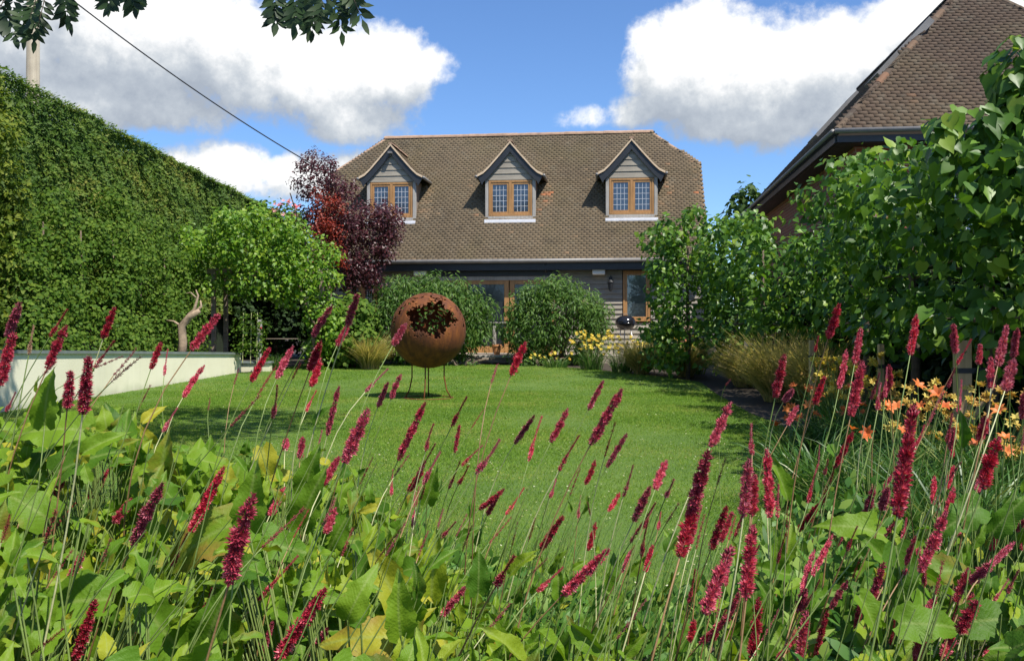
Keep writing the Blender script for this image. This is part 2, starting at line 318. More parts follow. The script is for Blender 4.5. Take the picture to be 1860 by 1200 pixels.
# ------------------------------------------------------------ mesh helpers
def tag(o, label=None, cat=None, group=None, kind=None):
    if label: o['label'] = label
    if cat: o['category'] = cat
    if group: o['group'] = group
    if kind: o['kind'] = kind
    return o
def link(name, me, mat, parent=None, loc=None):
    o = bpy.data.objects.new(name, me); C.objects.link(o)
    if mat is not None: me.materials.append(mat)
    if parent is not None: o.parent = parent
    if loc is not None: o.location = loc
    return o
def thing(name, loc, label, cat, rz=0, group=None):
    o = bpy.data.objects.new(name, None); C.objects.link(o); o.location = loc; o.rotation_euler = (0, 0, rz)
    o.empty_display_size = .2
    return tag(o, label, cat, group)
def mesh_np(name, V, Fc, smooth=False, attrs=None, uv=None):
    """V (n,3), Fc list of (m,k) index arrays"""
    me = bpy.data.meshes.new(name)
    if not isinstance(Fc, (list, tuple)): Fc = [Fc]
    Fc = [f for f in Fc if len(f)]
    me.vertices.add(len(V)); me.vertices.foreach_set('co', np.ascontiguousarray(V, dtype=np.float32).ravel())
    nl = sum(f.size for f in Fc); nf = sum(len(f) for f in Fc)
    loops = np.concatenate([f.ravel() for f in Fc]).astype(np.int32)
    tot = np.concatenate([np.full(len(f), f.shape[1]) for f in Fc]).astype(np.int32)
    st = np.concatenate([[0], np.cumsum(tot)[:-1]]).astype(np.int32)
    me.loops.add(nl); me.loops.foreach_set('vertex_index', loops)
    me.polygons.add(nf); me.polygons.foreach_set('loop_start', st); me.polygons.foreach_set('loop_total', tot)
    if smooth: me.polygons.foreach_set('use_smooth', np.ones(nf, dtype=bool))
    for k, v in (attrs or {}).items():
        a = me.attributes.new(k, 'FLOAT', 'POINT'); a.data.foreach_set('value', np.ascontiguousarray(v, dtype=np.float32))
    if uv is not None:
        l = me.uv_layers.new(name='leaf'); l.data.foreach_set('uv', np.ascontiguousarray(uv[loops], dtype=np.float32).ravel())
    me.update(calc_edges=True); return me
def nrm(a): return a/np.maximum(np.linalg.norm(a, axis=-1, keepdims=True), 1e-9)
class Tmpl:
    def __init__(s, V, tris, quads=None, uv=None):
        s.V = np.array(V, float); s.F = []
        if tris is not None and len(tris): s.F.append(np.array(tris))
        if quads is not None and len(quads): s.F.append(np.array(quads))
        s.uv = uv
def scatter(name, groups, mat, parent=None, smooth=False, loc=(0, 0, 0)):
    """groups: list of (template, P, Ydir, Ndir, size(n,) or (n,3), rnd[, rn2]) -> one mesh"""
    Vs, Fs3, Fs4, r1, r2, uvs = [], [], [], [], [], []; base = 0; useuv = False
    for gdef in groups:
        T, P, Y, N, sz, rnd = gdef[:6]; rn2 = gdef[6] if len(gdef) > 6 else np.zeros(len(P))
        n = len(P)
        if n == 0: continue
        Y = nrm(Y); X = nrm(np.cross(Y, N)); Z = np.cross(X, Y)
        sz = np.asarray(sz, float); sz = sz[:, None]*np.ones(3) if sz.ndim == 1 else sz
        L = T.V[None]*sz[:, None, :]
        V = P[:, None, :]+L[..., 0:1]*X[:, None]+L[..., 1:2]*Y[:, None]+L[..., 2:3]*Z[:, None]
        k = len(T.V); Vs.append(V.reshape(-1, 3)); r1.append(np.repeat(rnd, k)); r2.append(np.repeat(rn2, k))
        off = base+np.arange(n)*k
        for f in T.F:
            ff = (f[None]+off[:, None, None]).reshape(-1, f.shape[1]); (Fs3 if f.shape[1] == 3 else Fs4).append(ff)
        if T.uv is not None: uvs.append(np.tile(T.uv, (n, 1))); useuv = True
        else: uvs.append(np.zeros((n*k, 2)))
        base += n*k
    F = []
    if Fs3: F.append(np.concatenate(Fs3))
    if Fs4: F.append(np.concatenate(Fs4))
    V = np.concatenate(Vs)-np.array(loc)
    me = mesh_np(name, V, F, smooth, {'rnd': np.concatenate(r1), 'rn2': np.concatenate(r2)}, np.concatenate(uvs) if useuv else None)
    return link(name, me, mat, parent)
class MB:
    def __init__(s): s.V = []; s.F = []; s.r = []
    def add(s, V, F, r=None):
        b = len(s.V); s.V += [tuple(v) for v in V]; s.F += [tuple(i+b for i in f) for f in F]
        s.r += [random.random() if r is None else r]*len(V); return s
    def box(s, x0, x1, y0, y1, z0, z1, M=None):
        V = [(x, y, z) for z in (z0, z1) for y in (y0, y1) for x in (x0, x1)]
        if M is not None: V = [tuple(M @ Vector(v)) for v in V]
        return s.add(V, [(0, 2, 3, 1), (4, 5, 7, 6), (0, 1, 5, 4), (2, 6, 7, 3), (0, 4, 6, 2), (1, 3, 7, 5)])
    def prism(s, prof, y0, y1, axis='y'):
        """profile [(a,b)] extruded; axis y: (x,z) profile; axis x: (y,z)"""
        n = len(prof)
        if axis == 'y': V = [(a, y0, b) for a, b in prof]+[(a, y1, b) for a, b in prof]
        else: V = [(y0, a, b) for a, b in prof]+[(y1, a, b) for a, b in prof]
        return s.add(V, [tuple(range(n)), tuple(range(2*n-1, n-1, -1))]+[(i, i+n, (i+1) % n+n, (i+1) % n) for i in range(n)])
    def tube(s, pts, rad, k=8, cap=True):
        pts = [Vector(p) for p in pts]; n = len(pts); rad = rad if hasattr(rad, '__len__') else [rad]*n
        V = []; up = Vector((0, 0, 1)); prev = None
        for i, p in enumerate(pts):
            d = (pts[min(i+1, n-1)]-pts[max(i-1, 0)]).normalized()
            if prev is None: a = d.cross(up if abs(d.z) < .95 else Vector((1, 0, 0))).normalized()
            else: a = (prev-d*prev.dot(d)).normalized()
            prev = a; b = d.cross(a)
            V += [tuple(p+(a*math.cos(2*math.pi*j/k)+b*math.sin(2*math.pi*j/k))*rad[i]) for j in range(k)]
        F = [(i*k+j, i*k+(j+1) % k, (i+1)*k+(j+1) % k, (i+1)*k+j) for i in range(n-1) for j in range(k)]
        if cap: F += [tuple(range(k-1, -1, -1)), tuple(range((n-1)*k, n*k))]
        return s.add(V, F)
    def lathe(s, prof, cx=0, cy=0, k=24):
        V = [(cx+r*math.cos(2*math.pi*j/k), cy+r*math.sin(2*math.pi*j/k), z) for r, z in prof for j in range(k)]
        n = len(prof); F = [(i*k+j, i*k+(j+1) % k, (i+1)*k+(j+1) % k, (i+1)*k+j) for i in range(n-1) for j in range(k)]
        return s.add(V, F)
    def build(s, name, mat, parent=None, smooth=False, bevel=0, kind=None, loc=None):
        me = bpy.data.meshes.new(name); me.from_pydata(s.V, [], s.F)
        if smooth: me.polygons.foreach_set('use_smooth', [True]*len(me.polygons))
        a = me.attributes.new('rnd', 'FLOAT', 'POINT'); a.data.foreach_set('value', s.r)
        me.update(); o = link(name, me, mat, parent, loc)
        if bevel:
            bv = o.modifiers.new('bevel', 'BEVEL'); bv.width = bevel; bv.segments = 2; bv.limit_method = 'ANGLE'
        if kind: o['kind'] = kind
        return o
def inpoly(x, y, poly):
    x = np.asarray(x); y = np.asarray(y); ins = np.zeros(x.shape, bool); n = len(poly); j = n-1
    for i in range(n):
        xi, yi = poly[i]; xj, yj = poly[j]
        c = ((yi > y) != (yj > y)) & (x < (xj-xi)*(y-yi)/((yj-yi) if yj != yi else 1e-9)+xi)
        ins ^= c; j = i
    return ins
def tiles(name, poly, O, ud, wd, mat, parent, gauge=.1, wid=.165, red=None):
    """plain clay tiles on one slope; poly in (along, upslope) metres"""
    O = np.array(O, float); ud = nrm(np.array(ud, float)); wd = nrm(np.array(wd, float)); nd = np.cross(ud, wd)
    us = [p[0] for p in poly]; ws = [p[1] for p in poly]
    P = []
    for k, wv in enumerate(np.arange(min(ws), max(ws), gauge)):
        u = np.arange(min(us)+(wid/2 if k % 2 else 0), max(us)+wid, wid)
        P.append(np.stack([u, np.full(len(u), wv)], 1))
    P = np.concatenate(P); P = P[inpoly(P[:, 0], P[:, 1]+.01, poly)]
    n = len(P); T = Tmpl([(x, y, z) for z in (0, 1) for y in (0, 1) for x in (-.5, .5)], None, [(4, 5, 7, 6), (0, 1, 5, 4), (0, 4, 6, 2), (1, 3, 7, 5)])
    j = lambda s: rng.normal(0, s, n)
    Pos = O+P[:, :1]*ud+(P[:, 1:]+(j(.0015)+.010*np.sin(P[:, 0]*.8+1.7*np.sin(P[:, 1]*.7)))[:, None])*wd+(.022+j(.0006)+.004*np.sin(P[:, 0]*1.9+P[:, 1]*2.3))[:, None]*nd
    Y = wd[None]+(-.24+j(.002)+.02*np.sin(P[:, 0]*1.1+P[:, 1]*.8))[:, None]*nd+j(.004)[:, None]*ud
    N = nd[None]+j(.006)[:, None]*ud
    rnd = np.clip(.42+(rng.beta(2, 2.6, n)-.45)*.20+(rng.random(n) < .05)*rng.uniform(-.3, .4, n)+.10*np.sin(P[:, 0]*.9+P[:, 1]*.6), 0, .9)
    if red is not None: rnd = np.clip(rnd+red(P[:, 0], P[:, 1])*rng.random(n), 0, 1)
    sz = np.stack([np.full(n, wid-.001), np.full(n, gauge*1.55), np.full(n, .036)], 1)
    return scatter(name, [(T, Pos, Y, N, sz, rnd)], mat, parent)

# leaf templates (x across, y along, z up)
T_KITE = Tmpl([(0, 0, 0), (-.28, .42, .05), (.28, .42, .05), (0, 1, -.04)], [(0, 2, 3), (0, 3, 1)])
T_LANCE = Tmpl([(0, 0, 0), (-.12, .35, .03), (.12, .35, .03), (-.09, .7, -.02), (.09, .7, -.02), (0, 1, -.14)], [(0, 2, 1), (3, 4, 5)], [(1, 2, 4, 3)])
T_SPRAY = Tmpl([(0, 0, 0), (-.30, .38, .04), (-.05, .45, .0), (.30, .5, .05), (.05, .62, 0), (-.16, .82, .02), (0, 1, -.06)], [(0, 2, 1), (0, 4, 2), (0, 3, 4), (2, 6, 5), (2, 4, 6)])
T_HEART = Tmpl([(0, .08, 0), (-.22, -.06, .03), (-.42, .16, .07), (-.36, .48, .05), (-.14, .8, -.03), (0, 1.08, -.10), (.14, .8, -.03), (.36, .48, .05), (.42, .16, .07), (.22, -.06, .03), (0, .5, -.02)],
              [(0, 10, 1), (1, 10, 2), (2, 10, 3), (3, 10, 4), (4, 10, 5), (5, 10, 6), (6, 10, 7), (7, 10, 8), (8, 10, 9), (9, 10, 0)])
T_ROUND = Tmpl([(0, 0, 0), (-.36, .12, .05), (-.44, .5, .05), (-.2, .85, 0), (0, 1, -.06), (.2, .85, 0), (.44, .5, .05), (.36, .12, .05)], [(0, 7, 1), (3, 5, 4)], [(1, 7, 6, 2), (2, 6, 5, 3)])
def rdir(n): return nrm(rng.normal(size=(n, 3)))
def clumps(centers, radii, per, spread=.35, squash=1.0, inner=.15):
    """leaf positions and outward directions on rough clump shells"""
    P, O = [], []
    for c, r in zip(centers, radii):
        k = max(3, int(per*(r**2)))
        d = rdir(k); d[:, 2] *= squash
        rr = r*(1+rng.normal(0, spread*.35, k)); m = rng.random(k) < inner; rr[m] *= rng.random(m.sum())
        P.append(np.array(c)+d*rr[:, None]); O.append(nrm(d))
    return np.concatenate(P), np.concatenate(O)
def foliage(name, centers, radii, per, mat, T, size, parent, droop=.5, outw=.8, jit=.5, face=(0, 0, .5), loc=(0, 0, 0), zmin=None, skin=.15, rb=None):
    P, O = clumps(centers, radii, per, inner=skin)
    if zmin is not None:
        keep = P[:, 2] > zmin+.01; P, O = P[keep], O[keep]
    n = len(P)
    N = nrm(O*outw+rdir(n)*jit+np.array(face))
    Y = nrm(O*.5+rdir(n)*.7+np.array((0, 0, -droop)))
    Y = Y-N*(Y*N).sum(1, keepdims=True)
    sz = size*rng.uniform(.65, 1.25, n)
    r = np.clip(rng.random(n)*.8+.1+(0 if rb is None else rb(P)), 0, 1)
    return scatter(name, [(T, P, Y, N, sz, r)], mat, parent, loc=loc)
def shell_pts(c, r, n, low=-1):
    """clump centres on an ellipsoid"""
    out = []
    while len(out) < n:
        d = rdir(1)[0]
        if d[2] < low: continue
        k = random.uniform(.62, .92)
        out.append(np.array(c)+d*np.array(r)*k)
    return out
# ============================================================ SETTING
def sheet(name, xs, ys, zf, mat, kind='structure', poly=None):
    X, Y = np.meshgrid(xs, ys); Z = zf(X, Y); n, m_ = X.shape
    idx = np.arange(n*m_).reshape(n, m_)
    F_ = np.stack([idx[:-1, :-1], idx[:-1, 1:], idx[1:, 1:], idx[1:, :-1]], -1).reshape(-1, 4)
    V = np.stack([X, Y, Z], -1).reshape(-1, 3)
    if poly is not None:
        cx = V[F_].mean(1); F_ = F_[inpoly(cx[:, 0], cx[:, 1], poly)]
    o = link(name, mesh_np(name, V, F_, True), mat); o['kind'] = kind; return o
gxs = np.concatenate([[-900, -300, -100, -40], np.arange(-20, 20.1, .5), [40, 100, 300, 900]])
gys = np.concatenate([[-300, -60, -10], np.arange(-2, 30, .5), [40, 60, 100, 300, 900]])
sheet('ground', gxs, gys, lambda x, y: gz(x, y)-.006, MAT['soil'])
LAWN = [(-6.85, 5), (-6.82, 15), (-6.3, 21), (-5.75, 21.5), (-5.6, 24.6), (-1, 24.2), (.5, 23.6), (1.7, 22.6), (2.5, 21), (3.4, 19.4), (3.75, 18), (3.45, 15), (3.15, 12), (3.05, 9), (2.9, 7), (2.6, 5.6), (1.9, 4.3), (1.0, 3.3), (0, 3.0), (-1.2, 3.3), (-2.4, 3.9), (-4, 4.6)]
sheet('lawn', np.arange(-7, 4.3, .06), np.arange(2.8, 24.8, .06), lambda x, y: gz(x, y)+.004+.006*np.sin(x*1.7+np.cos(y*1.1)), MAT['lawn'], poly=LAWN)
# mown grass blades
def blades(n, y0, y1, x0=-7, x1=4.2):
    x = rng.uniform(x0, x1, n); y = rng.uniform(y0, y1, n); k = inpoly(x, y, LAWN) & (np.abs(x/y) < .62); return np.stack([x[k], y[k]], 1)
P = np.concatenate([blades(140000, 2.9, 6, -4, 3), blades(190000, 6, 10), blades(200000, 10, 16), blades(110000, 16, 24.7)])
n = len(P); P3 = np.column_stack([P, gz(P[:, 0], P[:, 1])+.004])
wd_ = .0022*(1+P[:, 1]/4.5); T_BL = Tmpl([(-.5, 0, 0), (.5, 0, 0), (0, 1, 0)], [(0, 1, 2)])
Y = nrm(rng.normal(size=(n, 3))*np.array([.7, .7, .1])+np.array([0, .1, .9])); N = nrm(rng.normal(size=(n, 3))*np.array([.6, .5, .1])+np.array([.2, -.6, .5]))
hh = rng.uniform(.014, .032, n)*(1+.25*np.sin(P[:, 0]*3)*np.cos(P[:, 1]*2))
tag(scatter('grass', [(T_BL, P3, Y, N, np.stack([wd_, hh, wd_], 1), rng.random(n))], MAT['blade']), 'short mown green grass of the garden lawn', 'grass', kind='stuff')
# tiny clover and fallen petals
P = np.concatenate([blades(2600, 3, 9, -3, 3), blades(1500, 9, 20)]); n = len(P); P3 = np.column_stack([P, gz(P[:, 0], P[:, 1])+.026])
tag(scatter('lawn_litter', [(T_KITE, P3, rdir(n)*np.array([1, 1, .2]), rdir(n)*.4+np.array([0, -.2, 1]), rng.uniform(.008, .020, n), rng.random(n))],
    leafmat('clover', [(0, (.30, .30, .10)), (.6, (.45, .42, .2)), (1, (.7, .68, .5))], .3, .6)), 'pale clover heads and fallen petals speckled over the lawn', 'petals', kind='stuff')

# ---- cream wall with slate coping
def wall_top(y): return np.interp(y, [3, 12.1, 15.3, 21], [1.02, .84, .755, .59])
wx = lambda y: np.interp(y, [3, 12, 15.3, 21], [-6.95, -6.87, -6.83, -6.3])
gw = thing('garden_wall', (-6.85, 12, 0), 'long cream rendered garden wall with slate coping, left of the lawn', 'wall')
V, Fq, Vc = [], [], []
ys = np.linspace(3, 21, 30)
mb, mc = MB(), MB()
for a, b in zip(ys[:-1], ys[1:]):
    for M_, o0, o1, z0, z1 in ((mb, 0, -.22, lambda y: -.1, lambda y: wall_top(y)-.05), (mc, .035, -.27, lambda y: wall_top(y)-.05, lambda y: wall_top(y))):
        P_ = []
        for y in (a, b):
            P_ += [(wx(y)+o1+6.85, y-12, z0(y)), (wx(y)+o0+6.85, y-12, z0(y)), (wx(y)+o0+6.85, y-12, z1(y)), (wx(y)+o1+6.85, y-12, z1(y))]
        M_.add(P_, [(0, 4, 5, 1), (1, 5, 6, 2), (2, 6, 7, 3), (3, 7, 4, 0)]+([(0, 1, 2, 3)] if a == ys[0] else [])+([(4, 7, 6, 5)] if b == ys[-1] else []), .5)
mb.build('rendered_wall', MAT['render'], gw); mc.build('coping', MAT['coping'], gw)
lw = thing('low_wall', (-6.0, 21.4, .1), 'short low white wall stub with grey cap beyond the long cream wall', 'wall')
MB().box(-.5, .28, -.1, .15, -.2, .22).build('rendered_wall', MAT['render'], lw, bevel=.01)
MB().box(-.52, .31, -.14, .18, .22, .27).build('coping', MAT['coping'], lw, bevel=.008)
sheet('raised_bed', np.arange(-9.6, -6.9, .2), np.arange(3, 21, .4), lambda x, y: np.interp(y, [3, 12.1, 15.3, 21], [.9, .72, .63, .46])+.03*np.sin(3*x+2*y)+0*x, MAT['soil'])
# terrace deck and stone edge
tr_ = MB(); tr_.box(-4.6, 6.4, 24.95, 27.6, -.1, .42)
o = tr_.build('terrace', MAT['stone'], kind='structure', bevel=.01)
ed = MB()
for i, x in enumerate(np.arange(-5.6, -.2, .46)): ed.box(x+.006, x+.45, 24.62, 24.86, .05, .235+random.uniform(-.006, .006))
ed.build('path_edging', MAT['stone'], kind='structure', bevel=.01)
st = thing('timber_step', (-.2, 24.6, .2), 'weathered timber step between the two big green shrubs', 'step')
MB().box(-.75, .75, -.12, .2, .17, .225).build('tread', MAT['post'], st, bevel=.006)
MB().box(-.70, -.62, -.06, .16, -.1, .17).box(.62, .70, -.06, .16, -.1, .17).build('support', MAT['board2'], st)
MB().box(-.62, .62, .02, .06, -.06, .10).build('riser', MAT['board2'], st)

# ============================================================ HOUSE (local: x along front, y back, z up)
H = thing('barn_house', (0, 27, 0), 'timber boarded house with brown tiled roof and three dormers', 'house', R(-6.3))
EZ, TP = 3.2, 1.19
XL, XR = -6.3, 5.8
zr = lambda y: EZ+TP*y
CP = 1/math.hypot(1, TP); L = lambda y: y/CP     # slope length from plan depth
RY = 3.8
core = MB()
core.add([(XL+.1, .42, 0), (XR-.1, .42, 0), (XR-.1, 7.2, 0), (XL+.1, 7.2, 0), (XL+.1, .42, EZ+.3), (XR-.1, .42, EZ+.3), (XR-.1, 7.2, EZ+.3), (XL+.1, 7.2, EZ+.3)],
         [(0, 1, 5, 4), (1, 2, 6, 5), (2, 3, 7, 6), (3, 0, 4, 7)])
# gable ends up to the half hips
for x in (XL+.1, XR-.1): core.add([(x, .42, EZ+.3), (x, 7.2, EZ+.3), (x, 4.9, zr(2.6)), (x, 2.7, zr(2.6))], [(0, 1, 2, 3)])
core.build('wall', MAT['slab'], H)
# solid roof under the tiles
zt = zr(RY); h = zr(2.7)
rv = [(XL, 0, EZ), (XR, 0, EZ), (XR, 2.7, h), (4.28, RY, zt), (-4.8, RY, zt), (XL, 2.7, h), (XL, 7.6, EZ), (XR, 7.6, EZ), (XR, 4.9, h), (XL, 4.9, h)]
rd = [(x, y, z-.09) for x, y, z in rv]
mr = MB(); mr.add(rv+rd, [(0, 1, 2, 3, 4, 5), (7, 6, 9, 4, 3, 8), (2, 8, 3), (9, 5, 4), (10, 15, 14, 13, 12, 11), (0, 10, 11, 1), (1, 11, 12, 2), (5, 15, 10, 0), (6, 7, 17, 16), (6, 16, 19, 9), (7, 8, 18, 17)], .4)
roof = mr.build('roof', MAT['slab'], H)
DORM = (-3.97, -.18, 3.57)
def redspots(u, wv):
    r = np.zeros(len(u))
    for d in DORM:
        r = np.maximum(r, ((np.abs(u-(d+1.05)) < .22) & (wv > 1.9) & (wv < 3.4))*.5)
        r = np.maximum(r, ((np.abs(u-(d-1.0)) < .16) & (wv > 1.8) & (wv < 2.3))*.4)
    r = np.maximum(r, (u > XR-.3)*.4); r = np.maximum(r, (wv > 5.7)*.2)
    return r
poly = [(XL, 0), (XR, 0), (XR, L(2.7)), (4.28, L(RY)), (-4.8, L(RY)), (XL, L(2.7))]
tiles('roof_tiles', poly, (0, 0, EZ), (1, 0, 0), (0, 1, TP), MAT['roof'], roof, red=redspots)
tiles('roof_tiles', [(-XR, 0), (-XL, 0), (-XL, L(2.7)), (4.8, L(RY)), (-4.28, L(RY)), (-XR, L(2.7))], (0, 7.6, EZ), (-1, 0, 0), (0, -1, TP), MAT['roof'], roof, gauge=.1)
hs = math.hypot(1.52, zt-h)
tiles('roof_tiles', [(-1.1, 0), (1.1, 0), (0, hs)], (XR, RY, h), (0, 1, 0), (-1.52, 0, zt-h), MAT['roof'], roof)
rg = MB()
def half_tiles(mb, A, B, r=.11, n=None, k=7):
    A, B = Vector(A), Vector(B); n = n or max(2, int((B-A).length/.32)); d = (B-A)/n; ax = d.normalized()
    side = ax.cross(Vector((0, 0, 1))).normalized(); up = side.cross(ax)
    for i in range(n):
        p0, p1 = A+d*i, A+d*(i+1)+ax*.02; rr = r+random.uniform(-.006, .006); V = []
        for p in (p0, p1):
            for j in range(k): a = math.pi*j/(k-1); V.append(tuple(p+side*math.cos(a)*rr+up*(math.sin(a)*rr-.02)))
        mb.add(V, [(j, j+1, j+k+1, j+k) for j in range(k-1)]+[tuple(range(k-1, -1, -1)), tuple(range(k, 2*k))])
half_tiles(rg, (-4.85, RY, zt+.02), (4.33, RY, zt+.02))
for a, b in (((XR, 2.7, h), (4.28, RY, zt)), ((XL, 2.7, h), (-4.8, RY, zt)), ((XR, 4.9, h), (4.28, RY, zt)), ((XL, 4.9, h), (-4.8, RY, zt))): half_tiles(rg, a, b, .07)
rg.build('ridge_tiles', MAT['ridge'], roof)
# gutter, fascia, soffit
gt = MB(); gt.tube([(XL, -.09, EZ-.03), (XR, -.09, EZ-.03)], .062, 10); gt.build('gutter', MAT['gutter'], H, smooth=True)
fb = MB(); fb.box(XL, XR, -.02, .02, EZ-.30, EZ-.055); fb.box(XL, XR, .02, .40, EZ-.30, EZ-.275); fb.build('fascia', MAT['black'], H)
dp = MB(); dp.tube([(1.0, -.07, EZ-.1), (1.0, .3, EZ-.4), (1.0, .34, .42)], .035, 8); dp.build('downpipe', MAT['black'], H, smooth=True)
# boarded front wall with openings
OP = [(-2.75, 1.3, .42, 2.98), (3.28, 4.12, 1.35, 2.9), (-5.2, -4.2, 1.3, 2.7)]
bd = MB(); z = .42
while z < 2.94:
    cuts = sorted([(a, b) for a, b, c, d in OP if z+.07 > c and z+.07 < d]); x = XL+.12
    segs = []
    for a, b in cuts: segs.append((x, a)); x = b
    segs.append((x, XR-.12))
    for a, b in segs:
        if b-a < .05: continue
        j = sorted([a, b]+[a+t for t in np.arange(1.3+random.random(), max(b-a-.5, 0), 2.4)])
        for p, q_ in zip(j[:-1], j[1:]):
            bd.add([(p, .40, z), (q_-.004, .40, z), (q_-.004, .335, z), (p, .335, z), (p, .40, z+.165), (q_-.004, .40, z+.165), (q_-.004, .378, z+.165), (p, .378, z+.165)],
                   [(0, 3, 2, 1), (3, 7, 6, 2), (4, 5, 6, 7), (0, 4, 7, 3), (1, 2, 6, 5)])
    z += .148
bd.build('boarding', MAT['board'], H)
MB().box(-2.85, 1.36, .24, .40, 2.74, 2.895).build('door_lintel', MAT['black'], H, bevel=.01)
MB().box(-2.75, 1.3, .27, .40, 2.62, 2.735).build('door_header', MAT['post'], H, bevel=.006)
def window(parent, x0, x1, z0, z1, y, mull=None, lead=(4, 5), cas=.065, fr=.06, name='window', framemat='oak', leads=True):
    f = MB(); d = .07
    f.box(x0, x0+fr, y-d, y, z0, z1).box(x1-fr, x1, y-d, y, z0, z1).box(x0+fr, x1-fr, y-d, y, z1-fr, z1).box(x0+fr, x1-fr, y-d-.02, y, z0, z0+fr*1.2)
    cells = [(x0+fr, x1-fr)]
    if mull: xm = (x0+x1)/2; f.box(xm-mull/2, xm+mull/2, y-d, y, z0+fr*1.2, z1-fr); cells = [(x0+fr, xm-mull/2), (xm+mull/2, x1-fr)]
    W_ = f.build(name, MAT[framemat], parent, bevel=.005)
    for a, b in cells:
        c = MB(); za, zb = z0+fr*1.2+.003, z1-fr-.003; yy = y-d+.015
        c.box(a+.003, a+cas, yy, y-.01, za, zb).box(b-cas, b-.003, yy, y-.01, za, zb).box(a+cas, b-cas, yy, y-.01, zb-cas, zb).box(a+cas, b-cas, yy, y-.01, za, za+cas)
        c.build('casement', MAT[framemat], parent, bevel=.004)
        MB().box(a+cas, b-cas, y-.03, y-.024, za+cas, zb-cas).build('pane', MAT['glass'], parent)
        if leads:
            l = MB(); gx0, gx1, gz0, gz1 = a+cas, b-cas, za+cas, zb-cas
            for i in range(1, lead[0]): xx = gx0+(gx1-gx0)*i/lead[0]; l.box(xx-.0045, xx+.0045, y-.036, y-.031, gz0, gz1)
            for i in range(1, lead[1]): zz = gz0+(gz1-gz0)*i/lead[1]; l.box(gx0, gx1, y-.041, y-.037, zz-.0045, zz+.0045)
            l.build('leading', MAT['lead'], parent)
    return W_
def wpart(nm, x, y, z):   # window as a part with its own pieces
    o = bpy.data.objects.new(nm, None); C.objects.link(o); o.parent = H; return o
wg = wpart('window', 0, 0, 0); window(wg, 3.30, 4.10, 1.37, 2.88, .40, None, leads=False, name='window_frame')
wg2 = wpart('window', 0, 0, 0); window(wg2, -5.18, -4.22, 1.32, 2.68, .40, .07, name='window_frame')
# glazed doors
dr = wpart('glazed_door', 0, 0, 0)
d_ = MB()
for a, b in ((-2.74, -2.62), (-1.52, -1.38), (-.27, -.13), (-.10, .04), (1.17, 1.29)): d_.box(a, b, .29, .38, .42, 2.615)
for a, b in ((-2.62, -1.52), (-1.38, -.27), (.04, 1.17)): d_.box(a, b, .30, .37, 2.50, 2.612).box(a, b, .30, .37, .425, .62)
d_.build('door_frame', MAT['oak'], dr, bevel=.005)
for a, b in ((-2.62, -1.52), (-1.38, -.27), (.04, 1.17)): MB().box(a, b, .34, .345, .62, 2.5).build('pane', MAT['glassd'], dr)
MB().box(-.31, -.285, .25, .29, 1.3, 1.55).box(-.07, -.045, .25, .29, 1.3, 1.55).build('handle', MAT['steel'], dr)
# two box floodlights, lantern
for x in (-2.83, 2.58):
    p = wpart('floodlight', 0, 0, 0); m_ = MB()
    m_.box(x-.19, x+.19, .06, .33, 2.76, 3.02); m_.build('housing', MAT['white'], p, bevel=.03)
    MB().box(x-.05, x+.05, .33, .36, 2.83, 2.95).build('bracket', MAT['black'], p)
ln = wpart('wall_lantern', 0, 0, 0)
MB().tube([(2.93, .34, 2.62), (2.93, .16, 2.72), (2.93, .10, 2.62)], .012, 6).box(2.88, 2.98, .32, .345, 2.52, 2.70).build('bracket', MAT['black'], ln)
MB().lathe([(.0, 2.62), (.03, 2.60), (.10, 2.53), (.085, 2.52), (.055, 2.30), (.03, 2.27), (0, 2.25)], 2.93, .10, 8).build('lantern_case', MAT['black'], ln)

